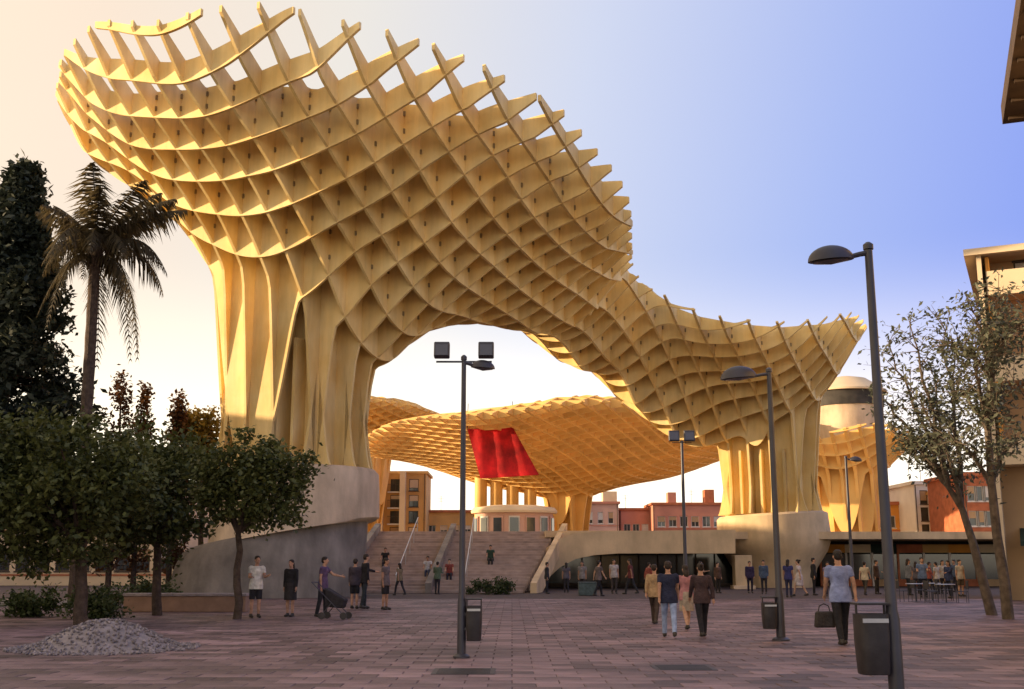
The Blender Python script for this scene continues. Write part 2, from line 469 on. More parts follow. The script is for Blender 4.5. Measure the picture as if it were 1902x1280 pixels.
A0 = R(26.08); G = 1.5
OR = np.array((-11.64, 50.70))
dB = np.array((math.cos(A0), -math.sin(A0))); dA = np.array((math.sin(A0), math.cos(A0)))
def ij(i, j): return tuple(OR + G * (i * dB + j * dA))
C1 = np.array((-11.3, 57.7)); C2 = np.array((18.4, 80.0))
ZB1, ZB2 = 6.3, 5.0
low_pts = [
 (0,0,17.9),(0,1,16.5),(0,2,14.3),(1,0,18.1),(1,1,16.9),(1,2,15.4),(1,3,13.4),(2,0,18.5),(2,1,17.4),(2,2,16.4),(2,3,15.1),
 (3,0,18.9),(3,1,17.9),(3,2,17.0),(4,0,19.4),(4,1,18.5),(4,2,17.6),(5,1,19.3),(5,2,18.4),(5,3,17.6),(5,4,17.2),(5,6,16.6),
 (6,1,20.0),(6,3,18.7),(6,5,17.7),(7,2,20.2),(7,4,18.8),(7,6,18.0),(8,4,19.8),(8,5,19.0),
 (0,-1,19.3),(0,-2,20.2),(0,-3,21.2),(0,-4,22.3),(0,-5,23.6),(4,-3,22.2),(3,-2,20.9),(-2,1,16.6),(-1,1,16.3),(-3,1,17.4),(-2,0,18.3),(-4,0,19.2),
 (-4,-2,21.4),(-4,-4,24.0),(-2,-4.9,24.4),(-7,-2,25.0),(-6,-1,22.6),(-9.0,-.7,26.0),(-8.6,-.2,23.8),(-7.6,0.2,22.6),(-6,1,20.8),(-9,4,25.5),(-7,4,21.5),
 (3.6,-4,23.9),(5.3,-3,23.4),(6.6,-2,22.8),(7.4,-1,22.5),(8.3,0,21.9),(8.8,1,21.5),(9.3,2,21.2),(9.6,4,20.3),(9.6,5,20.0),(9.5,7,19.3),(8.4,10,18.8),(7.3,13.4,18.5),
 (3,8.4,14.7),(4,11.5,14.7),(4,16.3,13.6),(5,20,11.9),(6.4,23.4,9.7),(6.2,11,17.0),(6,13,16.5),(6,17,15.3),(6,20,13.2),(7.5,16,17.4),(7.5,18,15.9),(7.5,20,14.0),
 (9.2,23.5,11.0),
 (2,13,16.5),(3,19,15.0),(5,24,11.0),(4,26,14.5),(2.5,23,15.5),(13,30,18.0),(9.5,30,13.5),(9,33,17.5),(5,31,17.0),(-1,10,17.5),(-3,12,21),(-6,8,21.0),(-4,7.4,16.5),(-4.1,3,15.0),(-4.9,2.65,18.0),(-6.7,1.75,20.6),(.9,5.85,11.9),(1.8,7.05,14.0)]
rim_ij = [(-2.6,-5),(0.3,-5.15),(2.2,-4.8),(3.7,-4.1),(5.4,-3),(6.7,-2),(7.6,-1),(8.4,0),(8.95,1),(9.4,2),(9.6,3.5),(9.75,5),(9.6,7),(8.6,10),(7.5,13.2),
 (7.6,14.9),(8.4,15.7),(9.6,16.2),(11.1,17.0),(12.6,18.4),(13.9,20.6),(14.5,23.4),(14.2,27),(13.2,30.5),(10,33.2),(5.5,31.5),(3,28),(1.8,23),(1,17),(-1,13),(-4.5,12),(-8,8),(-9.3,4),(-9.2,0),(-8.5,-1.2),(-7.3,-2.1),(-6.2,-3.1),(-4.6,-4.2)]
_top = np.array([(1170, 495), (1220, 540), (1263, 567), (1300, 580), (1375, 593), (1450, 600), (1530, 592), (1605, 578), (1700, 570)], float)
for _i in (8.4, 9.6, 10.8, 12.0, 13.2, 14.2):
    _jr = np.interp(_i, [7.6, 8.4, 9.6, 11.1, 12.6, 13.9, 14.5], [14.9, 15.7, 16.2, 17.0, 18.4, 20.6, 23.4])
    for _dj in (0, 2, 4, 6):
        _j = _jr + _dj
        if _j > 23.6 or (_i - 9.4) ** 2 + (_j - 26.4) ** 2 < 3.2 ** 2: continue
        _p = ij(_i, _j)
        _u = 951 + 2069 * _p[0] / (_p[1] * .981 + 14 * .194)
        _v = np.interp(_u, _top[:, 0], _top[:, 1]) + 10 + _dj * 23 - max(0, _u - 1470) * .55 * _dj / 6
        low_pts.append((_i, _j, zat(_v, _p[1])))
low_pts += [(12.6, 25.6, 13.6), (13.6, 26.5, 16.6)]
poly = smooth_poly([ij(*p) for p in rim_ij], 6)
tps = TPS([ij(a, b) for a, b, _ in low_pts], [c for *_, c in low_pts], smooth=1.5)
def wall(r, zb, R0): return zb + np.maximum(0, r - R0) * 11.0
def low_main(Q, sd):
    z = tps(Q)
    r1 = np.linalg.norm((Q - C1) * np.array((1.0, 1.0)), axis=1); r2 = np.linalg.norm(Q - C2, axis=1)
    def smin(a, b, k=.55): return -k * np.logaddexp(-a / k, -b / k)
    z = smin(z, wall(r1, ZB1, 3.5)); z = smin(z, wall(r2, ZB2, 3.1))
    jq = ((Q - OR) @ dA) / G
    z = z + np.where(jq < 13, .55, .25) * np.clip(1 - sd / 1.4, 0, 1) - np.where(jq < 13, .45, 0)* np.clip(1 - sd / 4.5, 0, 1)
    return np.maximum(z, np.where(r1 < 6, ZB1 - .02, ZB2 - .02))
def top_main(Q, sd):
    z = np.maximum(tps(Q), 15.2)
    jj = ((Q - OR) @ dA) / G; ii = ((Q - OR) @ dB) / G
    f = np.clip((jj - 3) / 6, 0, 1); f = np.maximum(f, np.clip((-4.5 - ii) / 3, 0, 1))   # open lattice only along the near rim
    shallow = sd * 0.20 + np.maximum(0, sd - 3.0) * 0.75
    full = sd * 0.8
    zt = z + 0.40 + np.minimum(shallow * (1 - f) + full * f, 4.2)
    u = 951 + 2069 * Q[:, 0] / (Q[:, 1] * .981 + 15 * .194)
    slope = np.interp(u, [1150, 1170, 1220, 1263, 1300, 1375, 1450, 1530, 1605], [.40, .268, .245, .231, .224, .217, .214, .217, .226])   # the far parasol stays a shallow dish
    cap = EYE + slope * Q[:, 1]
    return np.where(jj > 11, np.maximum(np.minimum(zt, cap), tps(Q) + .35), zt)
def flare(V, Fc, o, d, nrm, t):
    # the fins swell outwards again towards the foot
    for C, zb, r0, r1, h in ((C1, ZB1, 3.55, 4.15, 4.6), (C2, ZB2, 3.15, 3.7, 3.0)):
        off = (C - o) @ d; c = np.linalg.norm(C - o - off * d)
        if c > 3.0: continue
        for sgn in (-1, 1):
            a = math.sqrt(r0 * r0 - c * c) - .05; b = math.sqrt(r1 * r1 - c * c)
            tt = off + sgn * np.linspace(a, b, 8)
            q = o + tt[:, None] * d
            f = np.linspace(1, 0, 8)
            zt = zb + h * f ** 1.5 + .02
            if sgn < 0: q = q[::-1]; zt = zt[::-1]
            ribbon(V, Fc, q, np.full(8, zb), zt, nrm, 0.15)
canopy = thing('timber_canopy', 'huge pale timber lattice parasol in front, arching from the left trunk to the right trunk', 'canopy', (0, 0, 0), 0, 'timber lattice canopies over the square')
waffle(canopy, OR, A0, G, (-11, 14), (-6, 34), poly, low_main, top_main, M['timber'], 0.15, 0.2, flare)

# steel node pieces where the plates cross, added as the dark of the cell corners
_b = MB(); _Q = np.array([ij(i, j) for i in range(-10, 15) for j in range(-5, 34)])
_sd = sdist(_Q, poly); _k = _sd > .9; _Q = _Q[_k]; _sd = _sd[_k]
_lo = low_main(_Q, _sd); _hi = top_main(_Q, _sd)
_MZ = Matrix.Rotation(-A0, 3, 'Z')
for q_, a_, t_ in zip(_Q, _lo, _hi):
    if t_ - a_ < 1.2 or a_ < 9 or min(np.linalg.norm(q_ - C1), np.linalg.norm(q_ - C2)) < 5.2: continue
    for z_ in (a_ + .32 * min(t_ - a_, 3), a_ + .75 * min(t_ - a_, 3)): _b.box((q_[0], q_[1], z_), (.30, .30, .22), M=_MZ)
tag(_b.build('connectors', M['steel_shade'], canopy), kind='stuff')

# extra upright fins that close the trunks between the grid planes
for C, zb, R0, zt in ((C1, ZB1, 3.55, 12.6), (C2, ZB2, 3.1, 9.4)):
    c0 = ((C - OR) @ dB) / G
    for i in np.arange(math.floor(c0) - 2.5, math.floor(c0) + 4):
        o = OR + G * i * dB; off = (C - o) @ dA; c = np.linalg.norm(C - o - off * dA)
        if c > R0 - .15: continue
        a = math.sqrt(R0 * R0 - c * c)
        q = o + (off + np.linspace(-a, a, 9))[:, None] * dA
        V = []; Fc = []
        ribbon(V, Fc, q, np.full(9, zb), np.full(9, zt), dB, 0.16)
        me = bpy.data.meshes.new('trunk_fin'); me.from_pydata(V, [], Fc)
        mesh_obj('trunk_fin', me, M['timber'], canopy)

def ring_loft(rings, n=48):
    """closed solid through horizontal-ish rings: (cx, cy, rx, ry, z, tilt_x)"""
    b = MB(); V = []; Fc = []
    for (cx, cy, rx, ry, z, tl) in rings:
        for k in range(n):
            a = 2 * math.pi * k / n
            V.append((cx + rx * math.cos(a), cy + ry * math.sin(a), z + tl * math.cos(a)))
    for i in range(len(rings) - 1):
        for k in range(n):
            a0 = i * n + k; a1 = i * n + (k + 1) % n
            Fc.append((a0, a1, a1 + n, a0 + n))
    Fc.append(tuple(reversed(range(n)))); e = (len(rings) - 1) * n; Fc.append(tuple(e + k for k in range(n)))
    return b.add(V, Fc)
# concrete foot of the left trunk: a paler collar over a drum with its shade put into the grey
ring_loft([(-11.3, 57.6, 4.25, 4.2, 3.0, 0.75), (-11.1, 57.7, 4.28, 4.2, 3.2, 0.7), (-11.05, 57.7, 4.2, 4.2, 5.2, 0.12), (-11.0, 57.7, 4.1, 4.1, 6.1, 0), (-11.0, 57.7, 3.9, 3.9, 6.32, 0)]).build('trunk_base', M['concrete'], canopy, True)
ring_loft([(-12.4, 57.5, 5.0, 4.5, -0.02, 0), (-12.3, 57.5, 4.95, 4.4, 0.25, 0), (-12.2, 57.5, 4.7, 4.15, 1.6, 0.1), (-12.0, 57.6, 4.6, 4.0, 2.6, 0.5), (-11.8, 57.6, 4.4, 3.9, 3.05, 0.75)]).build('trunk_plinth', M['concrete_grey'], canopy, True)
ring_loft([(18.4, 80, 2.7, 2.6, -0.02, 0), (18.5, 80, 2.9, 2.8, 1.3, 0), (18.6, 80, 3.6, 3.5, 2.4, 0.1), (18.5, 80, 3.9, 3.8, 2.95, 0.15), (18.5, 80, 3.95, 3.8, 3.6, 0.2), (18.45, 80, 3.85, 3.8, 4.9, 0.25), (18.4, 80, 3.6, 3.6, 5.05, 0.2)]).build('trunk_base', M['podium'], canopy, True)

def simple_canopy(root, C, rx, ry, ang, zr, zneck, zb, R0, g, pitch, warp, m, th=0.25, dep=1.6, egg=0.0, zin=None):
    """free-standing parasol: elliptic rim, underside falling to a trunk"""
    n = 40; P = []
    for k in range(n):
        a = 2 * math.pi * k / n
        P.append((C[0] + rx * math.cos(a) * (1 + egg * math.cos(2 * a + 0.7)), C[1] + ry * math.sin(a) * (1 + egg * math.cos(3 * a))))
    P = np.array(P)
    cc = np.array(C)
    T = np.array(zin if zin is not None else C)
    def base(Q):
        r = np.linalg.norm(Q - T, axis=1)
        rr = np.linalg.norm((Q - cc) / np.array((rx, ry)), axis=1)
        q = np.clip((r - R0) / (0.9 * max(rx, ry)), 0, 1.5)
        return zneck + (zr - zneck) * q ** 0.75 + warp(Q - cc)
    def low(Q, sd):
        r = np.linalg.norm(Q - T, axis=1)
        return np.maximum(np.minimum(base(Q), zb + np.maximum(0, r - R0) * 8), zb)
    def top(Q, sd):
        return np.maximum(base(Q), zneck + 2.5) + 0.12 + np.minimum(sd * 0.5, dep)
    N = int(max(rx, ry) * 1.15 / g) + 1
    waffle(root, C, ang, g, (-N, N), (-N, N), P, low, top, m, th, 0.3)

rear = thing('timber_canopy', 'wide orange timber parasol behind the arch, above the red banner, fanning from a slim trunk', 'canopy', (0, 0, 0), 0, 'timber lattice canopies over the square')
simple_canopy(rear, (6.5, 122.0), 22.5, 25.0, R(26), 14.0, 8.6, 4.0, 2.1, 1.5, 0, lambda D: 0.05 * np.maximum(D[:, 0] - 4, 0) + .55 * np.sin(D[:, 0] * .30 + 1.0) * np.clip(np.abs(D[:, 1]) / 12, 0, 1), M['timber_far'], 0.25, 1.5, 0.05, (6.4, 128.0))
ring_loft([(6.4, 128, 3.4, 3.4, 3.4, 0), (6.4, 128, 3.2, 3.2, 4.02, 0)]).build('trunk_base', M['podium'], rear, True)
for cx_, cy_, rx_, ry_, z_ in ((5.0, 126.0, 12.5, 11.0, 17.4),):
    MB().lathe([(1, 0), (1.02, .12), (1.02, .42), (.97, .55)], (cx_, cy_, z_), 48, rx_, ry_).build('deck', M['timber_pale'], rear, True)
    for k in range(12):
        a = 2 * math.pi * k / 12
        MB().tube([(cx_ + rx_ * .8 * math.cos(a), cy_ + ry_ * .8 * math.sin(a), z_ - 3.4), (cx_ + rx_ * .8 * math.cos(a), cy_ + ry_ * .8 * math.sin(a), z_ - .003)], .16, 8).build('post', M['timber_pale'], rear)
lobe = thing('timber_canopy', 'small lens-shaped timber canopy end far off, peeping out right of the left trunk', 'canopy', (0, 0, 0), 0, 'timber lattice canopies over the square')
simple_canopy(lobe, (-19.0, 140.0), 10.5, 13.0, R(26), 20.5, 17.0, 4.0, 2.4, 1.5, 0, lambda D: 0 * D[:, 0], M['timber_far'], 0.3, 1.6)
side = thing('timber_canopy', 'timber parasol behind the right trunk with close upright ribs narrowing to its foot', 'canopy', (0, 0, 0), 0, 'timber lattice canopies over the square')
simple_canopy(side, (33.6, 112.0), 6.2, 8.5, R(26), 15.6, 9.0, 4.4, 2.6, 1.3, 0, lambda D: 0.05 * D[:, 0], M['timber_far'], 0.3, 1.6)

# ------------------------------------------------------------------ raised plaza, stairs, shopfronts under it
def prism(pts, y0, y1):
    """outline in x-z, pushed from y0 to y1"""
    n = len(pts)
    V = [(x, y0, z) for x, z in pts] + [(x, y1, z) for x, z in pts]
    Fc = [tuple(range(n)), tuple(reversed(range(n, 2 * n)))] + [(i, i + n, (i + 1) % n + n, (i + 1) % n) for i in range(n)]
    return MB().add(V, Fc)
def pz(u, v, Y):
    p = pt(u, v, Y); return (p.x, p.z)
YF = 72.0
outer = [pz(958, 1088, YF), pz(985, 1052, YF), pz(1010, 1022, YF), pz(1040, 1000, YF), pz(1075, 990, YF), pz(1130, 987, YF), pz(1366, 984, YF)]
inner = [pz(1366, 1028, YF), pz(1150, 1028, YF), pz(1105, 1031, YF), pz(1070, 1038, YF), pz(1040, 1054, YF), pz(1016, 1076, YF), pz(1003, 1090, YF)]
tag(prism(outer + inner, YF, YF + 2.2).build('raised_plaza_fascia', M['podium']), kind='structure')
ZP = 3.75
tag(MB().b2(-13.0, 60.0, 77.0, 150.0, ZP - 0.5, ZP).build('raised_plaza', M['podium']), kind='structure')
tag(MB().b2(2.2, 14.6, 74.3, 77.5, ZP - 0.45, ZP - 0.02).build('raised_plaza_deck', M['podium']), kind='structure')
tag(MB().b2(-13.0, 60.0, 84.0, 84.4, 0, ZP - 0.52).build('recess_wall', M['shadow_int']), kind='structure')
shop = thing('shopfront', 'glazed shopfront in the dark recess under the raised plaza', 'shopfront', (0, 81.5, 0))
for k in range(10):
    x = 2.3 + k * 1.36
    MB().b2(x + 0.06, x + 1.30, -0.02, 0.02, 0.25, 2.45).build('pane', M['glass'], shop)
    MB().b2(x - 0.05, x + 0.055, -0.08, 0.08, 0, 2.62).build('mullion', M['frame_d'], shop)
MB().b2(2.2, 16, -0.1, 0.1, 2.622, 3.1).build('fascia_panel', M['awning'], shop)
MB().b2(2.36, 15.8, -0.06, 0.06, 0, 0.245).build('sill', M['frame_d'], shop)
sh2 = thing('shopfront', 'row of shop windows in the shade right of the right trunk', 'shopfront', (0, 83.2, 0))
for k in range(13):
    x = 22.6 + k * 1.9
    MB().b2(x + .08, x + 1.82, -.02, .02, .5, 2.3).build('pane', M['glass'], sh2)
    MB().b2(x - .07, x + .075, -.1, .1, 0, 2.4).build('mullion', M['frame_w'] if k % 3 else M['terracotta'], sh2)
    MB().b2(x + .08, x + 1.82, -.06, .06, 0, .495).build('sill', M['terracotta'] if k % 2 else M['tan'], sh2)
    MB().b2(x - .07, x + 1.82, -.12, .08, 2.403, 3.0).build('fascia_panel', M[('orange_wall', 'cream', 'awning', 'terracotta', 'ochre')[k % 5]], sh2)
pil = thing('pillar', 'pale square pillar at the right end of the raised plaza arch', 'pillar', (xat(1380, 73.5, 0), 73.5, 0))
MB().b2(-.55, .55, -.5, .5, 0, 2.13).build('shaft', M['podium'], pil, bevel=.03)
MB().b2(-.7, .7, -.6, .6, -.01, .22).build('plinth', M['concrete'], pil, bevel=.02)
for k, u in enumerate((962, 984)):
    c = thing('pillar', ('white round post left of the raised plaza arch, further from it', 'white round post left of the raised plaza arch, nearer to it')[k], 'post', (xat(u, 69, 0), 69.0, 0), 0, 'posts by the stairs')
    MB().lathe([(.2, 0), (.17, .1), (.17, 1.5)], n=14).build('shaft', M['white'], c, True)
    MB().lathe([(.22, 1.502), (.24, 1.56), (.1, 1.66)], n=14).build('cap', M['white'], c, True)
# stairs up to the raised plaza
st = thing('staircase', 'broad grey granite staircase rising from the square to the raised plaza', 'stairs', (0, 0, 0))
NS = 22
for k in range(NS):
    zt = (k + 1) * ZP / NS
    y0 = 62.5 + k * 0.66
    x0, x1 = -9.6 + 0.03 * k, 0.6 + 0.11 * k
    MB().b2(x0, x1, y0, y0 + 0.72, max(0, zt - 0.45), zt - 0.003).build('step', M['step'], st, bevel=.012)
for x, xx in ((-9.9, 0.66), (1.0, 2.42), (-4.75, .6)):
    p = [(62.2, 0), (62.2, .55), (76.9, ZP + .55), (76.9, ZP - .6), (64.5, 0)]
    b = MB(); n = len(p); dx = xx if x > 0 else 0.66
    V = [(x + (y - 62.2) / 14.7 * (dx if x > 0 else .6), y, z) for y, z in p] + [(x + .35 + (y - 62.2) / 14.7 * (dx if x > 0 else .6), y, z) for y, z in p]
    b.add(V, [tuple(reversed(range(n))), tuple(range(n, 2 * n))] + [(i, (i + 1) % n, (i + 1) % n + n, i + n) for i in range(n)])
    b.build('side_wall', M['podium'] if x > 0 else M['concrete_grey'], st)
for x in (-6.4, -2.6):
    b = MB()
    b.tube([(x, 62.6, .95), (x, 76.8, ZP + .95)], .03, 6)
    for q in range(6):
        y = 62.9 + q * 2.7
        zz = (y - 62.5) / 14.5 * ZP
        b.tube([(x, y, max(0, zz)), (x, y, zz + .95)], .022, 6)
    b.build('handrail', M['steel'], st)

# ------------------------------------------------------------------ buildings
def facade(root, W, H, D, zs, xs, wall, frame='frame_w', inset=0.22, arch=False):
    """box building; front at y=0 with real openings for windows (zs: rows, xs: columns)"""
    X = sorted(set([0, W] + [a for p in xs for a in p])); Z = sorted(set([0, H] + [a for p in zs for a in p]))
    V = []; Fc = []
    def q(*p):
        n = len(V); V.extend(p); Fc.append(tuple(range(n, n + len(p))))
    win = []
    for i in range(len(X) - 1):
        for k in range(len(Z) - 1):
            x0, x1, z0, z1 = X[i], X[i + 1], Z[k], Z[k + 1]
            if any(a <= x0 and x1 <= b for a, b in xs) and any(a <= z0 and z1 <= b for a, b in zs):
                q((x0, 0, z0), (x0, 0, z1), (x0, inset, z1), (x0, inset, z0)); q((x1, 0, z0), (x1, inset, z0), (x1, inset, z1), (x1, 0, z1))
                q((x0, 0, z0), (x0, inset, z0), (x1, inset, z0), (x1, 0, z0)); q((x0, 0, z1), (x1, 0, z1), (x1, inset, z1), (x0, inset, z1))
                win.append((x0, x1, z0, z1))
            else:
                q((x0, 0, z0), (x1, 0, z0), (x1, 0, z1), (x0, 0, z1))
    q((0, 0, 0), (0, 0, H), (0, D, H), (0, D, 0)); q((W, 0, 0), (W, D, 0), (W, D, H), (W, 0, H))
    q((0, D, 0), (0, D, H), (W, D, H), (W, D, 0)); q((0, 0, H), (W, 0, H), (W, D, H), (0, D, H))
    me = bpy.data.meshes.new('wall'); me.from_pydata(V, [], Fc)
    mesh_obj('wall', me, M[wall], root)
    cache = {}
    for (x0, x1, z0, z1) in win:
        w_, h_ = round(x1 - x0, 3), round(z1 - z0, 3)
        if (w_, h_) not in cache:
            f = .07; b = MB()
            b.b2(0, f, .1, .2, 0, h_); b.b2(w_ - f, w_, .1, .2, 0, h_); b.b2(f, w_ - f, .1, .2, 0, f); b.b2(f, w_ - f, .1, .2, h_ - f, h_)
            if w_ > .8: b.b2(w_ / 2 - .03, w_ / 2 + .03, .11, .19, f, h_ - f)
            b.b2(-.06, w_ + .06, -.07, .05, -.1, -.003)
            m1 = b.mesh('window'); m1.materials.append(M[frame])
            m2 = MB().b2(.01, w_ - .01, inset - .045, inset - .004, .01, h_ - .01).mesh('pane'); m2.materials.append(M['glass'])
            cache[(w_, h_)] = (m1, m2)
        m1, m2 = cache[(w_, h_)]
        wo = mesh_obj('window', m1, None, root); wo.location = (x0, 0, z0)
        mesh_obj('pane', m2, None, wo)
        if rnd.random() < .5:
            hb = h_ * rnd.choice((.35, .5, .7))
            bl = MB()
            for q_ in range(int(hb / .12)): bl.b2(.075, w_ - .075, .085, .098, h_ - .08 - .12 * (q_ + 1), h_ - .085 - .12 * q_)
            if bl.v: bl.build('blind', M[rnd.choice(('frame_w', 'tan', 'cream'))], wo)
def cornice(root, W, H, D, m, out=.25, h=.35):
    MB().b2(-out, W + out, -out, D + out, H + .004, H + h).build('roof', M[m], root)
def balcony(root, x0, x1, z, dep, m='frame_w', solid=False):
    b = MB(); b.b2(x0, x1, -dep, -.003, z - .16, z)
    o = b.build('balcony', M[m], root)
    r = MB()
    if solid:
        r.b2(x0, x1, -dep, -dep + .1, z + .003, z + .95)
        r.b2(x0, x0 + .1, -dep + .103, -.003, z + .003, z + .95); r.b2(x1 - .1, x1, -dep + .103, -.003, z + .003, z + .95)
    else:
        r.b2(x0, x1, -dep, -dep + .05, z + .95, z + 1.0)
        n = max(2, int((x1 - x0) / .16))
        for k in range(n + 1):
            x = x0 + .02 + (x1 - x0 - .04) * k / n
            r.b2(x - .012, x + .012, -dep + .013, -dep + .037, z + .003, z + .95)
    r.build('railing', M[m] if solid else M['frame_d'], o)
def grid(n, W, w, margin=0.0):
    s = (W - 2 * margin) / n
    return [(round(margin + s * (k + .5) - w / 2, 3), round(margin + s * (k + .5) + w / 2, 3)) for k in range(n)]
def house(label, u0, u1, Y, vtop, wall, floors, bays, ww=1.1, wh=1.5, rz=0.0, D=9.0, roof='terracotta', z0=0.0, balc=False, first=1.0, name='house', cat='building', group='old houses behind the raised plaza', frame='frame_w'):
    ztop = zat(vtop, Y)
    x0, x1 = xat(u0, Y, 5), xat(u1, Y, 5)
    W = round(x1 - x0, 3); H = round(ztop - z0, 3)
    t = thing(name, label, cat, (x0, Y, z0), rz, group)
    fh = (H - first - .4) / floors
    zs = [(round(first + fh * k + (fh - wh) * .4, 3), round(first + fh * k + (fh - wh) * .4 + wh, 3)) for k in range(floors)]
    xs = grid(bays, W, ww, .4)
    facade(t, W, H, D, zs, xs, wall, frame)
    cornice(t, W, H, D, roof)
    for (c, d) in zs: MB().b2(0, W, -.05, -.003, c - .36, c - .24).build('band', M[roof], t)
    for x in (.12, W - .2): MB().tube([(x, -.07, .1), (x, -.07, H - .05)], .045, 6).build('down_pipe', M['frame_d'], t)
    ax = rnd.uniform(.2, .8) * W
    an = MB().tube([(ax, 2, H), (ax, 2, H + 2.4)], .03, 5)
    for q_ in range(4): an.tube([(ax - .5 + .06 * q_, 2, H + 2.3 - .22 * q_), (ax + .5 - .06 * q_, 2, H + 2.3 - .22 * q_)], .018, 4)
    an.build('aerial', M['frame_d'], t)
    if balc:
        for (a, b) in xs[::2]:
            for (c, d) in zs[1:]:
                balcony(t, a - .3, b + .3, c - .12, .8)
    return t, W, H
t, W_, H_ = house('tall ochre apartment block right of the left trunk, with stacked balconies', 640, 790, 152, 880, 'ochre', 5, 4, 1.3, 1.6, name='apartment_block', group=None, balc=True, roof='ochre', frame='frame_d', first=2.6)
for x in (4.4, 7.4):
    MB().b2(x, x + .75, -1.3, -.003, 0, H_ + .2).build('pier', M['cream'], t)
MB().b2(3.2, 5.4, 2, 5, H_ + .36, H_ + 1.6).build('roof_hut', M['ochre'], t)
house('low ochre house with a flat roof, behind the near left lamp', 786, 884, 158, 952, 'ochre', 2, 4, 1.0, 1.4)
t, W_, H_ = house('reddish house with two tall windows, just right of the slim far trunk', 1082, 1150, 166, 936, 'rose', 3, 3, .8, 1.7, roof='pink')
MB().b2(W_ - 2.2, W_ - .1, 1, 4, H_ + .36, H_ + 1.9).build('roof_hut', M['cream'], t)
house('low pink house with a dip in the roofline, under the bright gap', 1152, 1212, 168, 948, 'pink', 2, 3, 1.0, 1.4)
t, W_, H_ = house('long pink house with a dark red eave, left of the right trunk', 1214, 1350, 164, 938, 'pink', 2, 6, 1.15, 1.5, first=2.6)
MB().b2(2.4, 3.6, 1, 3, H_ + .36, H_ + 1.9).build('chimney', M['pink'], t)
MB().b2(7.8, 9.2, 1, 3, H_ + .36, H_ + 2.3).build('chimney', M['terracotta'], t)
house('low orange house right of the right trunk', 1530, 1702, 122, 938, 'orange_wall', 2, 6, 1.1, 1.3, first=2.4)
house('narrow white tower house between an orange and a yellow house', 1703, 1757, 117, 900, 'white', 4, 2, .8, 1.4, first=2.4, frame='frame_d', roof='white', name='tower_house')
house('narrow yellow house right of the white tower', 1757, 1797, 113, 915, 'ochre', 3, 2, .8, 1.3, first=2.4, roof='ochre')
house('brick red house behind the right hand tree trunks', 1795, 1856, 104, 884, 'terracotta', 3, 3, .9, 1.4, first=2.4)
house('low beige house behind the dark trees on the left', -90, 335, 86, 905, 'cream', 2, 11, 1.1, 1.6, first=.4, frame='frame_d', group=None)

# unseen houses closing the square on its left, added to shade the ground and trees
sb = thing('apartment_block', 'unseen cream terrace of houses closing the square on the left, added to cast shade', 'building', (-50.0, -12.0, 0), R(90))
facade(sb, 108, 14.2, 10, [(.6, 3.0), (4.6, 6.6), (8.0, 10.0), (11.2, 13.0)], grid(24, 108, 1.3, 1), 'cream', 'frame_d')
cornice(sb, 108, 14.2, 10, 'terracotta')
# apartment block on the right, seen past the tree
YA = 50.0
xa = xat(1840, YA, 8)
ap = thing('apartment_block', 'cream apartment block at the right edge with deep balconies and a shop awning', 'building', (xa, YA, 0), R(-25))
Zr = zat(492, YA)
fl = [zat(v, YA) for v in (862, 712, 557)]
xs = [(1.5, 3.3), (4.4, 6.2), (7.3, 9.1)]
facade(ap, 10.5, Zr, 9, [(.4, 2.6)] + [(round(z + .05, 3), round(z + 2.35, 3)) for z in fl], xs, 'tan', 'frame_d')
for k, z in enumerate(fl):
    balcony(ap, .35, 10.4, z, 1.5, 'cream', True)
    for x in (.35, 3.75, 6.7): MB().b2(x, x + .16, -1.45, -.003, z + .955, z + (fl[1] - fl[0]) - .17 if k < 2 else Zr - .05).build('pier', M['orange_wall'], ap)
MB().b2(-.5, 11, -1.9, 9.3, Zr + .004, Zr + .3).build('roof', M['cream'], ap)
MB().b2(-.002, .2, -1.6, -.003, 0, Zr).build('pier', M['cream'], ap)
MB().add([(.8, -.01, 3.1), (9.9, -.01, 3.1), (9.9, -1.7, 2.5), (.8, -1.7, 2.5), (.8, -.01, 3.0), (9.9, -.01, 3.0), (9.9, -1.7, 2.3), (.8, -1.7, 2.3)], [(0, 3, 2, 1), (4, 5, 6, 7), (3, 7, 6, 2), (0, 4, 7, 3), (1, 2, 6, 5)]).build('awning', M['awning'], ap)
for z in fl[1:]:
    MB().add([(3.0, -.1, z + 2.5), (7.0, -.1, z + 2.5), (7.0, -1.4, z + 1.5), (3.0, -1.4, z + 1.5), (3.0, -.1, z + 2.46), (7.0, -.1, z + 2.46), (7.0, -1.4, z + 1.46), (3.0, -1.4, z + 1.46)], [(0, 3, 2, 1), (4, 5, 6, 7), (3, 7, 6, 2), (0, 4, 7, 3), (1, 2, 6, 5), (0, 1, 5, 4)]).build('sunblind', M['leaf_olive'] if False else M['awning'], ap)

# corner of a nearer building whose dark eave reaches into the picture at the top right
p1 = pt(1862, 231, 30.0)
az = R(-20.5)
nb = thing('building', 'dark overhanging roof corner of a near building in the top right corner', 'building', (p1.x, p1.y, 0), az)
b = MB(); b.b2(0, 9, -16, 0, p1.z, p1.z + .55); b.build('eave', M['brown'], nb)
b = MB()
for k in range(12): b.b2(.12, 8.9, -.6 - k * 1.3, -.48 - k * 1.3, p1.z - .1, p1.z - .003)
b.build('soffit_batten', M['brown'], nb)
MB().b2(1.9, 8.8, -15.5, -1.6, 0, p1.z - .11).build('wall', M['cream'], nb)

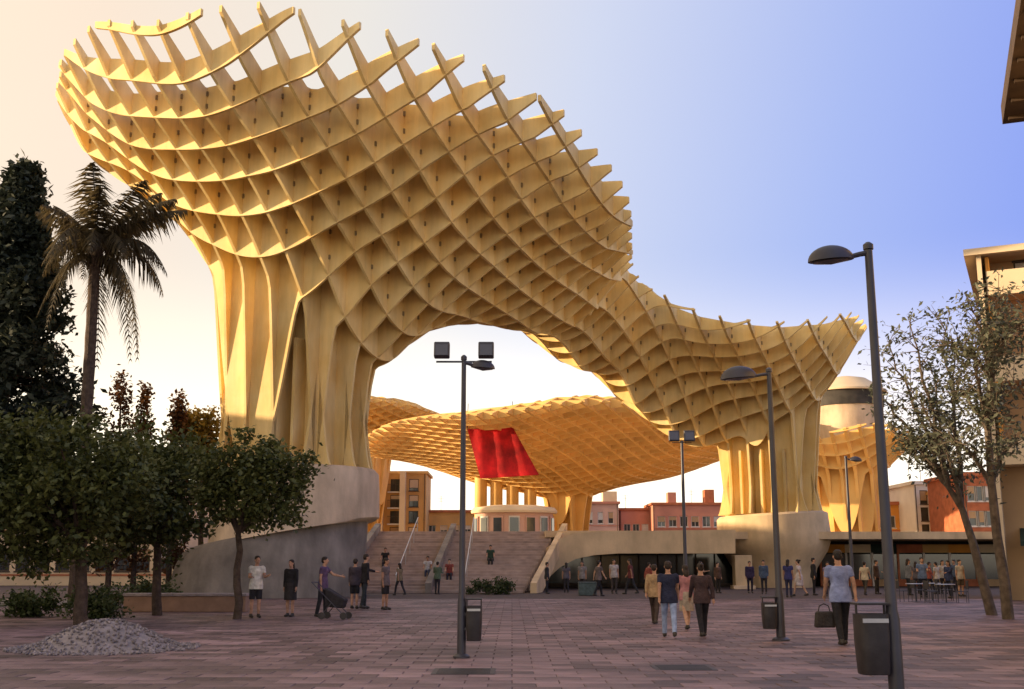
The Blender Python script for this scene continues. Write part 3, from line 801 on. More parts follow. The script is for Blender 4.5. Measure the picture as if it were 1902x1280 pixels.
# kiosk on the raised plaza
kx = xat(955, 100, 5)
ki = thing('kiosk', 'rounded rose kiosk with tall openings on the raised plaza, below the red banner', 'kiosk', (kx, 100, ZP))
MB().lathe([(3.45, 0), (3.45, 2.25)], n=40, sy=.8).build('wall', M['rose'], ki, True)
MB().lathe([(3.8, 2.253), (3.85, 2.45), (3.6, 2.75), (2.2, 2.95)], n=40, sy=.8).build('roof', M['cream'], ki, True)
for k in range(7):
    a = R(-90 + (k - 3) * 24)
    x, y = 3.47 * math.cos(a), 3.47 * .8 * math.sin(a)
    fo = MB().box((x, y, 1.0), (.95, .1, 1.9), a + math.pi / 2).build('opening', M['frame_w'] if k % 2 else M['rose'], ki)
    MB().box((x * 1.02, y * 1.02, .95), (.75, .1, 1.7), a + math.pi / 2).build('pane', M['glass'], fo)

# columns below the red banner and the banner itself
for k, u in enumerate((893, 922, 952, 985)):
    Yc = 126
    c = thing('column', ('first pale column under the red banner, from the left', 'second pale column under the red banner, from the left', 'third pale column under the red banner, from the left', 'fourth pale column under the red banner, nearest the slim trunk')[k], 'column', (xat(u, Yc, 8), Yc, ZP), 0, 'columns under the red banner')
    MB().lathe([(.75, .3), (.7, .5), (.7, 8.2)], n=18).build('shaft', M['timber_far'], c, True)
    MB().lathe([(.95, 0), (.95, .297)], n=18).build('plinth', M['podium'], c, True)
YB = 103.0
q = [pt(868, 797, YB), pt(952, 793, YB), pt(1001, 884, YB), pt(893, 891, YB)]
bn = thing('banner', 'large slanted red banner hanging under the far canopy', 'banner', q[0])
V = []; Fc = []; n = 14
for s in (0, 1):
    for a in range(n + 1):
        for b_ in range(n + 1):
            fa, fb = a / n, b_ / n
            p = (q[0] * (1 - fa) + q[1] * fa) * (1 - fb) + (q[3] * (1 - fa) + q[2] * fa) * fb - q[0]
            V.append((p.x, p.y + .10 * math.sin(fa * 17 + fb * 4) + .05 * s - 1.2 * fb, p.z))
m2 = (n + 1) ** 2
for a in range(n):
    for b_ in range(n):
        i0 = a * (n + 1) + b_
        Fc.append((i0, i0 + 1, i0 + n + 2, i0 + n + 1)); Fc.append((i0 + m2, i0 + n + 1 + m2, i0 + n + 2 + m2, i0 + 1 + m2))
edge = [a * (n + 1) for a in range(n + 1)] + [n * (n + 1) + k for k in range(1, n + 1)] + [a * (n + 1) + n for a in range(n - 1, -1, -1)] + list(range(n - 1, 0, -1))
for a, b_ in zip(edge, edge[1:] + edge[:1]): Fc.append((a, b_, b_ + m2, a + m2))
MB().add(V, Fc).build('cloth', M['red'], bn, True)
b = MB()
for qq in (q[0], q[1]):
    p = qq - q[0]; b.tube([(p.x, p.y, p.z - .1), (p.x, p.y + 1.5, p.z + 2.6)], .03, 6)
b.build('cord', M['frame_d'], bn)

# pavilion on the side canopy
Yp = 110
pv = thing('rooftop_pavilion', 'pavilion with a dark glazed band and pale domed roof above the right trunk', 'pavilion', (xat(1572, Yp, 18), Yp, 15.9))
zz0 = zat(758, Yp) - 15.9; zz1 = zat(732, Yp) - 15.9; zz2 = zat(700, Yp) - 15.9
MB().lathe([(3.1, -2.4), (3.4, zz0)], n=32).build('base', M['concrete'], pv, True)
MB().lathe([(3.55, zz0 + .003), (3.6, zz1)], n=32).build('glazing', M['shadow_int'], pv, True)
MB().lathe([(3.9, zz1 + .003), (3.9, zz1 + .18), (3.3, zz1 + .55), (2.0, zz2 - .30), (.6, zz2), (.1, zz2 + .02)], n=32).build('roof', M['cream'], pv, True)

# ------------------------------------------------------------------ trees and plants
def leaf_mesh(name, cent, size, m, elong=1.6, up=0.3):
    """many small folded leaves at the given points"""
    c = np.asarray(cent, float); n = len(c)
    nrm = nrs.normal(size=(n, 3)); nrm[:, 2] = np.abs(nrm[:, 2]) + up
    nrm /= np.linalg.norm(nrm, axis=1)[:, None]
    a = nrs.normal(size=(n, 3)); a -= nrm * np.sum(a * nrm, axis=1)[:, None]; a /= np.linalg.norm(a, axis=1)[:, None]
    b = np.cross(nrm, a)
    s = size * nrs.uniform(.6, 1.3, (n, 1))
    v = np.empty((n, 4, 3))
    v[:, 0] = c - a * s * elong * .5; v[:, 2] = c + a * s * elong * .5
    v[:, 1] = c + b * s * .5 + nrm * s * .12; v[:, 3] = c - b * s * .5 + nrm * s * .12
    me = bpy.data.meshes.new(name)
    me.vertices.add(n * 4); me.vertices.foreach_set('co', v.reshape(-1))
    me.loops.add(n * 4); me.loops.foreach_set('vertex_index', np.arange(n * 4, dtype=np.int32))
    me.polygons.add(n); me.polygons.foreach_set('loop_start', np.arange(0, n * 4, 4, dtype=np.int32)); me.polygons.foreach_set('loop_total', np.full(n, 4, dtype=np.int32))
    me.update(); me.validate()
    me.materials.append(m)
    return me
def clumps(c, r, nc, per, cr, shell=.55, squash=.8):
    """leaf points gathered in clumps through an ellipsoid"""
    out = []; cs = []
    for k in range(nc):
        d = nrs.normal(size=3); d /= np.linalg.norm(d)
        rr = (shell + (1 - shell) * nrs.uniform()) if nrs.uniform() < .75 else nrs.uniform(.1, .6)
        p = np.array(c) + d * np.array(r) * rr
        cs.append(p)
        q = nrs.normal(size=(per, 3)) * cr * nrs.uniform(.6, 1.25) * np.array((1, 1, squash)) * .55
        out.append(p + q)
    return np.concatenate(out), cs
def limb(b, p0, p1, r0, r1, n=6, wob=.12, sides=7):
    p0, p1 = Vector(p0), Vector(p1); L = (p1 - p0).length
    pts = []
    for k in range(n + 1):
        f = k / n
        p = p0.lerp(p1, f)
        if 0 < k < n: p = p + Vector((rnd.gauss(0, 1), rnd.gauss(0, 1), rnd.gauss(0, .5))) * wob * L * .25
        pts.append(p)
    b.tube(pts, [r0 + (r1 - r0) * k / n for k in range(n + 1)], sides)
    return pts
def round_tree(label, base, fork, c, r, leafm, bark, nc, per, cr, ls, tr=.12, name='tree', cat='tree', group=None, nl=9):
    t = thing(name, label, cat, base, 0, group)
    B = Vector(base)
    pts, cs = clumps(np.array(c) - np.array(base), r, nc, per, cr)
    b = MB(); fk = Vector(fork) - B
    trunk = limb(b, (0, 0, -.02), fk, tr * 1.25, tr * .85, 5, .035, 10)
    idx = list(range(len(cs))); rnd.shuffle(idx)
    for k in idx[:nl]:
        e = Vector(cs[k])
        mid = fk.lerp(e, .5) + Vector((0, 0, .12 * (e - fk).length))
        limb(b, fk, mid, tr * .55, tr * .32, 3, .12, 6); limb(b, mid, e, tr * .32, tr * .08, 4, .15, 5)
    b.build('trunk', bark, t, True)
    mesh_obj('crown', leaf_mesh('crown', pts, ls, leafm), None, t)
    return t
def P3(u, v, Y): return tuple(pt(u, v, Y))
g_ot = 'round crowned trees on the left'
b0 = gp(440, 1150); Y0 = b0.y
round_tree('small round orange tree with a thin bare trunk, nearest the pale concrete base', tuple(b0), P3(442, 992, Y0), P3(474, 898, Y0), (1.85, 1.6, 1.45), M['leaf_orange'], M['bark'], 95, 110, .42, .10, .10, 'orange_tree', 'tree', g_ot)
Yb = 29.5
round_tree('big dark round tree at the left edge, behind the stone heap', (xat(150, Yb, 0), Yb, 0), P3(152, 1020, Yb), P3(95, 905, Yb), (3.0, 2.3, 2.05), M['leaf_orange'], M['bark'], 190, 120, .5, .11, .15, 'orange_tree', 'tree', g_ot, 12)
Yb = 35.0
round_tree('round tree in the middle of the left row, brushing both neighbours', (xat(292, Yb, 0), Yb, 0), P3(292, 1010, Yb), P3(285, 915, Yb), (2.1, 1.9, 2.1), M['leaf_orange'], M['bark'], 110, 110, .5, .12, .13, 'orange_tree', 'tree', g_ot)
# tall dark conifer
Yb = 46.0
cx = xat(8, Yb, 8); zt = zat(318, Yb)
t = thing('conifer', 'tall ragged dark conifer at the far left edge', 'tree', (cx, Yb, 0))
b = MB(); limb(b, (0, 0, -.02), (0, 0, zt * .97), .32, .04, 8, .01, 10)
pts = []
for k in range(420):
    f = rnd.random() ** .9
    z = 3.0 + (zt - 3.0) * f
    rr = (4.5 * (1 - f) ** .8 + .12) * rnd.uniform(.55, 1.12)
    a = rnd.uniform(0, 2 * math.pi)
    tip = np.array((rr * math.cos(a), rr * math.sin(a), z - .12 * rr))
    root_ = np.array((0, 0, z + .25 * rr * 0))
    if k % 3 == 0: b.tube([tuple(root_), tuple(tip)], [.05, .015], 5)
    for q_ in range(16):
        s = rnd.uniform(.35, 1.05)
        pts.append(np.tile(root_ + (tip - root_) * s, (9, 1)) + nrs.normal(size=(9, 3)) * (.24, .24, .22))
b.build('trunk', M['bark'], t)
mesh_obj('crown', leaf_mesh('crown', np.concatenate(pts), .17, M['leaf_dark'], 2.2), None, t)
# columnar reddish trees, seen over the round crowns
for k, (u, v, wd) in enumerate(((212, 702, 1.0), (258, 728, .9), (322, 742, .8))):
    Yb = 56.0 + k
    x = xat(u, Yb, 5); zt = zat(v, Yb)
    t = thing('columnar_tree', ('tallest reddish columnar tree, left of its two lower neighbours', 'middle reddish columnar tree with a ragged top', 'lowest reddish columnar tree, nearest the timber trunk')[k], 'tree', (x, Yb, 0), 0, 'reddish columnar trees')
    b = MB(); limb(b, (0, 0, -.02), (0, 0, zt * .9), .16, .04, 5, .02, 7); b.build('trunk', M['bark'], t)
    pts = []
    for q_ in range(110):
        f = rnd.random(); z = 1.5 + (zt - 1.5) * f
        rr = wd * (1 - f ** 2.5) ** .7 * rnd.uniform(.3, 1); a = rnd.uniform(0, 6.283)
        pts.append(np.array((rr * math.cos(a), rr * math.sin(a), z)) + nrs.normal(size=(26, 3)) * (.16, .16, .3))
    mesh_obj('crown', leaf_mesh('crown', np.concatenate(pts), .15, M['leaf_red'], 1.8), None, t)
Yb = 60
round_tree('yellowish bush like tree top showing between reddish trees and timber trunk', (xat(372, Yb, 3), Yb, 0), (xat(372, Yb, 3), Yb, 5.0), P3(372, 812, Yb), (1.5, 1.5, 1.7), M['leaf_yel'], M['bark'], 50, 90, .5, .16, .14, 'tree', 'tree')
# palm
Yb = 42.0
px_ = xat(160, Yb, 6); zc = zat(455, Yb)
xc = xat(178, Yb, zc)
pm = thing('palm_tree', 'tall palm with drooping brown fronds on the left', 'palm', (px_, Yb, 0))
b = MB(); n = 26
pts = [(0 + (xc - px_) * (k / n) ** 1.5, 0, zc * k / n) for k in range(n + 1)]
b.tube(pts, [(.24 - .05 * k / n) * (1.0 + .09 * (k % 2)) for k in range(n + 1)], 12)
b.build('trunk', M['bark'], pm)
b = MB()
for k in range(26):
    a = k * 2.4; z = zc - .1 - .9 * (k / 26)
    b.tube([(xc - px_ + .17 * math.cos(a), .17 * math.sin(a), z), (xc - px_ + .36 * math.cos(a), .36 * math.sin(a), z + .28)], [.07, .03], 5)
b.build('frond_bases', M['bark'], pm)
def frond_mesh(L, rise, droop, seed):
    r_ = random.Random(seed); V = []; Fc = []
    n = 34; P = []
    for k in range(n + 1):
        f = k / n
        P.append(Vector((L * (f - .22 * f ** 2.2 * (1 if droop > 1 else .4)), 0, rise * f * 1.6 - droop * f ** 2.3)))
    b = MB(); b.tube(P[::3] + [P[-1]], [.035 * (1 - .8 * k / (len(P[::3]))) for k in range(len(P[::3]) + 1)], 5)
    for k in range(3, n + 1):
        f = k / n; p = P[k]; t_ = (P[k] - P[k - 1]).normalized()
        l = (.95 * math.sin(math.pi * min(1, .12 + .85 * f)) + .12) * r_.uniform(.8, 1.1)
        for s in (-1, 1):
            for rep_ in range(2):
                side = Vector((0, s, 0)) * r_.uniform(.55, .85) + t_ * r_.uniform(.35, .7) + Vector((0, 0, -r_.uniform(.35, .95)))
                side.normalize(); l2 = l * r_.uniform(.75, 1.1)
                m_ = p + side * l2 * .5 + Vector((0, 0, .03)); e = p + side * l2 + Vector((0, 0, -.22 * l2))
                w_ = t_ * .032
                b.add([p - w_, p + w_, m_ + w_, m_ - w_, e], [(0, 1, 2, 3), (3, 2, 4)])
    me = b.mesh('frond'); me.materials.append(M['palm'])
    return me
fm = [frond_mesh(3.3, 1.5, 1.0, 1), frond_mesh(3.3, .9, 2.6, 2), frond_mesh(3.0, .3, 4.2, 3), frond_mesh(2.7, 1.7, .8, 4)]
for k in range(30):
    kind = 3 if k < 6 else 0 if k < 14 else 1 if k < 24 else 2
    o = mesh_obj('frond', fm[kind], None, pm)
    o.location = (xc - px_, 0, zc + (.15 if kind in (0, 3) else -.15 if kind == 1 else -.5))
    o.rotation_euler = (0, rnd.uniform(-.12, .12), k * 2.3999 + rnd.uniform(-.2, .2))
    s = rnd.uniform(.9, 1.15) * (.74 if math.cos(o.rotation_euler.z) < -.25 else 1.0); o.scale = (s, s, s)
# the two leaning trees on the right
def wispy(label, base, path, targets, seed, ndens):
    r_ = random.Random(seed)
    t = thing('olive_tree', label, 'tree', base, 0, 'leaning grey leaved trees on the right')
    B = Vector(base); b = MB()
    pp = [Vector(p) - B for p in path]; pp[0].z = -.02
    b.tube(pp, [.17 - .09 * k / (len(pp) - 1) for k in range(len(pp))], 9)
    pts = []
    for (i0, tip) in targets:
        s = pp[i0]; e = Vector(tip) - B
        m_ = s.lerp(e, .5) + Vector((r_.uniform(-.2, .2), r_.uniform(-.4, .4), .25))
        A_ = limb(b, s, m_, .085, .05, 4, .10, 6)[1:] + limb(b, m_, e, .05, .014, 5, .14, 5)[1:]
        for q_ in A_[1:]:
            for k in range(5):
                d = Vector((r_.gauss(0, 1), r_.gauss(0, 1), r_.gauss(.35, .8))).normalized() * r_.uniform(.35, 1.05)
                tw = q_ + d
                b.tube([q_, q_ + d * .55 + Vector((0, 0, .05)), tw], [.016, .010, .004], 4)
                for f in (.35, .6, .85, 1.0):
                    c_ = np.array(q_ + d * f)
                    pts.append(c_ + nrs.normal(size=(ndens, 3)) * .14)
    b.build('trunk', M['bark_g'], t, True)
    mesh_obj('crown', leaf_mesh('crown', np.concatenate(pts), .085, M['leaf_olive'], 2.4), None, t)
Yt = gy(1143)
T = lambda u, v, dy=0: P3(u, v, Yt + dy)
wispy('leaning olive tree on the right, left one of the pair, its trunk bending left', T(1843, 1143), [T(1843, 1143), T(1826, 1080), T(1808, 1010), T(1787, 945), T(1762, 905)],
      [(4, T(1650, 640, .5)), (4, T(1690, 600, -1)), (4, T(1625, 720, 0)), (3, T(1740, 590, 1)), (3, T(1700, 740, -1.2)), (4, T(1655, 800, .8)), (4, T(1730, 690, -.5)), (3, T(1770, 640, .5)), (3, T(1760, 780, 1.2)), (4, T(1690, 840, 1.))], 3, 2)
Yt = gy(1150)
wispy('leaning olive tree on the right, right one of the pair, with a taller straight trunk', T(1873, 1150), [T(1873, 1150), T(1866, 1080), T(1852, 995), T(1842, 900), T(1835, 800), T(1842, 700)],
      [(5, T(1800, 560, 0)), (5, T(1860, 540, 1)), (5, T(1760, 640, -1)), (4, T(1780, 720, 1)), (5, T(1895, 600, -.6)), (4, T(1890, 720, .5)), (3, T(1775, 820, -.6)), (4, T(1810, 650, -1.3)), (3, T(1890, 820, 1)), (5, T(1830, 620, 1.4)), (4, T(1850, 760, -1))], 4, 2)
# bushes and planter under the left trees
def bush(label, c, r, n=26, m='leaf_bush', group='bushes under the left trees'):
    t = thing('bush', label, 'bush', (c[0], c[1], 0), 0, group)
    pts, cs = clumps((0, 0, r[2] * .9), r, n, 70, .3, .5)
    pts[:, 2] = np.abs(pts[:, 2])
    b = MB()
    for k in cs[:7]: b.tube([(0, 0, 0), tuple(k)], [.025, .008], 5)
    b.build('stem', M['bark'], t)
    mesh_obj('foliage', leaf_mesh('foliage', pts, .085, M[m]), None, t)
Yq = 40.0
bush('clipped green bush behind the stone wall, nearest the orange tree', (xat(268, Yq, 0), Yq), (1.25, .8, .55))
bush('dark green bush directly behind the stone heap', (xat(172, 33, 0), 33), (1.0, .7, .5))
bush('low green bush at the left edge of the photo', (xat(50, 34, 0), 34), (1.2, .7, .5))
bush('green shrub bed at the foot of the stairs, behind the near left lamp', (xat(905, 60, 0), 60), (1.7, .8, .45), 30, 'leaf_bush', None)
Yw = gy(1137)
wl = thing('low_wall', 'low reddish stone seat wall between the left trees', 'wall', (xat(228, Yw, 0), Yw, 0))
MB().b2(0, 4.0, 0, .5, 0, .50).build('wall', M['planter'], wl, bevel=.02)
for k in range(5): MB().b2(-.03 + k * .812, .775 + k * .812, -.04, .54, .503, .6).build('coping', M['stone_heap'], wl, bevel=.012)

# stone heap in the left foreground
hc = gp(160, 1212); HR = 1.6; HH = .52
hp = thing('stone_heap', 'low rounded heap of grey stones on the paving at lower left', 'heap', (hc.x, hc.y + .9, 0))
prof = [(HR * f, HH * (.5 + .5 * math.cos(math.pi * f)) ** .85 - .02) for f in (1, .9, .8, .65, .5, .35, .2, .05)]
MB().lathe(prof, n=28).build('heap_core', M['stone_heap'], hp, True)
hm = MB()
for k in range(1500):
    f = math.sqrt(rnd.random()) * 1.06; a = rnd.uniform(0, 6.283)
    z = HH * (.5 + .5 * math.cos(math.pi * min(1, f))) ** .85
    s = rnd.uniform(.02, .055)
    M3 = Euler((rnd.uniform(0, 3), rnd.uniform(0, 3), rnd.uniform(0, 3))).to_matrix()
    vs = [Vector((x * s * rnd.uniform(.6, 1.1), y_ * s * rnd.uniform(.6, 1.1), zz_ * s * .7)) for x, y_, zz_ in ((1, 0, 0), (-1, 0, 0), (0, 1, 0), (0, -1, 0), (0, 0, 1), (0, 0, -1), )]
    c_ = Vector((HR * f * math.cos(a), HR * f * math.sin(a), max(z, .02)))
    hm.add([M3 @ p + c_ for p in vs], [(0, 2, 4), (2, 1, 4), (1, 3, 4), (3, 0, 4), (2, 0, 5), (1, 2, 5), (3, 1, 5), (0, 3, 5)])
tag(hm.build('stones', M['stone_heap'], hp), kind='stuff')

# ------------------------------------------------------------------ street lamps and bins
def dome_head(root, at, length, dirx, lift=.0):
    """bowl-shaped lantern on the end of the arm: shell, lens"""
    b = MB(); n = 20; m_ = 8; V = []; Fc = []
    L = length / 2; W_ = L * .52; H_ = length * .34
    cx_ = at[0] + dirx * L; cy_ = at[1]; cz_ = at[2]
    for i in range(m_ + 1):
        f = i / m_; th_ = f * math.pi / 2
        for k in range(n):
            a = 2 * math.pi * k / n
            V.append((cx_ + L * math.cos(a) * math.cos(th_), cy_ + W_ * math.sin(a) * math.cos(th_), cz_ + H_ * math.sin(th_) - dirx * 0 + .10 * (-(L * math.cos(a) * dirx)) * (1 - f) * .8))
    for i in range(m_):
        for k in range(n):
            a0 = i * n + k; a1 = i * n + (k + 1) % n
            Fc.append((a0, a1, a1 + n, a0 + n))
    Fc.append(tuple(reversed(range(n)))); Fc.append(tuple(m_ * n + k for k in range(n)))
    b.add(V, Fc); o = b.build('lamp_head', M['metal'], root, True)
    lb = MB(); V = []
    for k in range(n):
        a = 2 * math.pi * k / n
        z = cz_ - .012 + .08 * (-(L * math.cos(a) * dirx))
        V.append((cx_ + .82 * L * math.cos(a), cy_ + .82 * W_ * math.sin(a), z))
    V += [(cx_, cy_, cz_ - .05)]
    lb.add(V, [(k, (k + 1) % n, n) for k in range(n)] + [tuple(range(n))]).build('lens', M['lens'], o)
def lamp(label, u, base, vtop, head=None, floods=None, pr=.06, dark='metal'):
    Y = base.y; zt = zat(vtop, Y)
    t = thing('street_lamp', label, 'street lamp', base, 0, 'street lamps on the square')
    MB().lathe([(pr * 1.35, 0), (pr * 1.3, .9), (pr, 1.0), (pr * .72, zt - .02)], n=14).build('pole', M[dark], t, True)
    MB().lathe([(pr * 2.6, 0), (pr * 2.6, .03), (pr * 1.7, .07)], n=14).build('base_plate', M[dark], t, True)
    MB().lathe([(pr * .95, zt - .01), (pr * .95, zt + .05), (pr * .4, zt + .08)], n=12).build('cap', M[dark], t, True)
    if head:
        dirx, arm, ln = head
        MB().tube([(0, 0, zt - .05), (dirx * arm * .5, 0, zt - .07), (dirx * arm, 0, zt - .10)], [.035, .032, .03], 8).build('arm', M[dark], t, True)
        dome_head(t, (dirx * (arm - .04), 0, zt - .15), ln, dirx)
    if floods:
        off, sz, zf = floods
        MB().tube([(-off - .1, .05, zt - zf), (off + .1, .05, zt - zf)], .018, 6).build('crossbar', M[dark], t)
        for s in (-1, 1):
            f = MB().box((s * off, 0, zt - zf + .06 + sz / 2), (sz, .16, sz), M=Matrix.Rotation(R(-8), 3, 'X')).build('floodlight', M[dark], t, bevel=.015)
            MB().box((s * off, -.095, zt - zf + .06 + sz / 2 - .01), (sz * .8, .02, sz * .72), M=Matrix.Rotation(R(-8), 3, 'X')).build('lens', M['lens'], f)
    return t
lb_ = gp(857, 1222)
lamp('dark lamp post left of centre with two square floodlights and one bowl lantern', 857, lb_, 668, (1, .16, .42), (.385, .27, -.02 + .05), .055)
lm_ = gp(1451, 1190)
lamp('lamp post in front of the right trunk, its lantern reaching left', 1451, lm_, 690, (-1, .30, .78), None, .07)
lr_ = gp(1668, 1290)
lr_.y = 13.0; lr_.x = xat(1667, 13.0, 0)
lamp('nearest and tallest lamp post on the right with bowl lantern against the sky', 1667, lr_, 462, (-1, .22, .56), None, .065)
lf_ = gp(1275, 1112)
lamp('distant lamp post with two floodlights, under the arch left of the right trunk', 1275, lf_, 822, None, (.36, .50, .0), .09)
lg_ = gp(1586, 1112)
lamp('distant slender lamp post right of the right trunk', 1586, lg_, 850, (1, .2, .6), None, .08)
def bin_(label, pole, side, z0, h, w_, dep=.30):
    t = thing('litter_bin', label, 'litter bin', (pole.x + side * (w_ / 2 + .07), pole.y - .02, z0), 0, 'litter bins on lamp posts')
    b = MB()
    n = 18; V = []; Fc = []
    prof = [(.86, 0), (.9, .015), (1.0, h * .55), (1.0, h)]
    for s, z in prof:
        for k in range(n):
            a = 2 * math.pi * k / n
            ca, sa = math.cos(a), math.sin(a)
            V.append((w_ / 2 * s * math.copysign(abs(ca) ** .55, ca), dep / 2 * s * math.copysign(abs(sa) ** .55, sa), z))
    for i in range(3):
        for k in range(n):
            a0 = i * n + k; a1 = i * n + (k + 1) % n
            Fc.append((a0, a1, a1 + n, a0 + n))
    Fc.append(tuple(reversed(range(n))))
    V2 = [(x * .9, y * .9, z) for x, y, z in V[3 * n:4 * n]]; V3 = [(x * .85, y * .85, .05) for x, y, z in V[3 * n:4 * n]]
    V += V2 + V3
    for k in range(n):
        k2 = (k + 1) % n
        Fc.append((3 * n + k, 3 * n + k2, 4 * n + k2, 4 * n + k)); Fc.append((4 * n + k, 4 * n + k2, 5 * n + k2, 5 * n + k))
    Fc.append(tuple(5 * n + k for k in range(n)))
    b.add(V, Fc); b.build('body', M['metal2'], t, True)
    for sy in (-1, 1): MB().b2(-w_ / 2 * .8, w_ / 2 * .8, min(sy * dep / 2, sy * (dep / 2 + .012)), max(sy * dep / 2, sy * (dep / 2 + .012)), h * .86, h * .93).build('band', M['steel'], t)
    c_ = MB(); c_.b2(-w_ / 2, w_ / 2, -dep / 2, dep / 2, h + .10, h + .125)
    for sx in (-1, 1): c_.b2(sx * w_ * .44 - .01, sx * w_ * .44 + .01, -.02, .02, h - .06, h + .098)
    c_.build('lid', M['metal2'], t, bevel=.006)
    k = MB(); k.b2(-side * (w_ / 2 + .03) - .045, -side * (w_ / 2 + .03) + .045, -.03, .03, h * .3, h * .38); k.b2(-side * (w_ / 2 + .03) - .045, -side * (w_ / 2 + .03) + .045, -.03, .03, h * .72, h * .8)
    k.build('bracket', M['metal'], t)
bin_('black litter bin on the right side of the lamp post left of centre', lb_, 1, zat(1190, lb_.y), .56, .27)
bin_('black litter bin on the left side of the lamp post before the right trunk', lm_, -1, zat(1168, lm_.y), .52, .30)
bin_('large dark litter bin on the nearest lamp post, lower right', lr_, -1, zat(1252, lr_.y), .66, .36, .34)

# ------------------------------------------------------------------ people
def remesh(mb, voxel, smooth=3):
    me = mb.mesh('tmp'); ob = bpy.data.objects.new('tmp', me); col.objects.link(ob)
    md = ob.modifiers.new('r', 'REMESH'); md.mode = 'VOXEL'; md.voxel_size = voxel; md.use_smooth_shade = True
    m2 = ob.modifiers.new('s', 'SMOOTH'); m2.factor = .5; m2.iterations = smooth
    dg = bpy.context.evaluated_depsgraph_get()
    out = bpy.data.meshes.new_from_object(ob.evaluated_get(dg))
    bpy.data.objects.remove(ob); bpy.data.meshes.remove(me)
    return out
# pose: (hip height, spine lean, per leg: (forward swing thigh, shin), per arm: (swing upper, fore, outward))
POSES = {
 'stand': dict(h=.92, lean=.0, legs=((.03, -.02), (-.02, -.06)), arms=((.05, .15, .12), (-.05, .1, .12))),
 'walk': dict(h=.90, lean=.04, legs=((.42, .18), (-.30, -.55)), arms=((-.38, -.15, .10), (.35, .55, .10))),
 'stride': dict(h=.90, lean=.05, legs=((-.28, -.50), (.38, .22)), arms=((.30, .5, .14), (-.25, -.05, .22))),
 'phone': dict(h=.92, lean=.02, legs=((.06, .02), (-.05, -.10)), arms=((.25, 1.75, .15), (.2, 1.6, .15))),
 'reach': dict(h=.91, lean=.03, legs=((.12, .02), (-.12, -.22)), arms=((.85, 1.35, .10), (-.05, .1, .15))),
 'sit': dict(h=.47, lean=.10, legs=((1.48, -.05), (1.42, .08)), arms=((.45, 1.15, .12), (.4, 1.2, .14))),
}
PC = {}
def joints(pose):
    P = POSES[pose]
    J_ = {}
    hip = Vector((0, 0, P['h'])); ln = P['lean']
    up = Vector((0, math.sin(ln), math.cos(ln)))
    J_['hip'] = hip; J_['waist'] = hip + up * .16; J_['chest'] = hip + up * .38; J_['neck'] = hip + up * .56; J_['head'] = hip + up * .69 + Vector((0, .02, 0))
    for s, (a, b_) in zip((-1, 1), P['legs']):
        h0 = hip + Vector((s * .095, 0, -.02)); k = h0 + Vector((s * .012, math.sin(a), -math.cos(a))) * .43; an = k + Vector((0, math.sin(b_), -math.cos(b_))) * .40
        J_['h%d' % s], J_['k%d' % s], J_['a%d' % s] = h0, k, an
    for s, (a, b_, o_) in zip((-1, 1), P['arms']):
        sh = hip + up * .50 + Vector((s * .185, 0, 0)); el = sh + Vector((s * math.sin(o_), math.sin(a), -math.cos(a))).normalized() * .29
        wr = el + Vector((s * math.sin(o_) * .3, math.sin(b_), -math.cos(b_))).normalized() * .25
        J_['s%d' % s], J_['e%d' % s], J_['w%d' % s] = sh, el, wr
    return J_
def torso(b, J_, k=1.0, dz=0.0):
    up = (J_['neck'] - J_['hip']).normalized()
    n = 16
    rings = [(-.10, .150, .105), (0, .168, .118), (.10, .158, .110), (.18, .142, .102), (.30, .162, .115), (.40, .178, .120), (.48, .175, .105), (.535, .10, .075)]
    V = []; Fc = []
    for (t_, rx, ry) in rings:
        c = J_['hip'] + up * t_
        for q_ in range(n):
            a = 2 * math.pi * q_ / n
            V.append(c + Vector((rx * k * math.cos(a), ry * k * math.sin(a), dz)))
    for i in range(len(rings) - 1):
        for q_ in range(n):
            a0 = i * n + q_; a1 = i * n + (q_ + 1) % n; Fc.append((a0, a1, a1 + n, a0 + n))
    Fc.append(tuple(reversed(range(n)))); e = (len(rings) - 1) * n; Fc.append(tuple(e + q_ for q_ in range(n)))
    b.add(V, Fc)
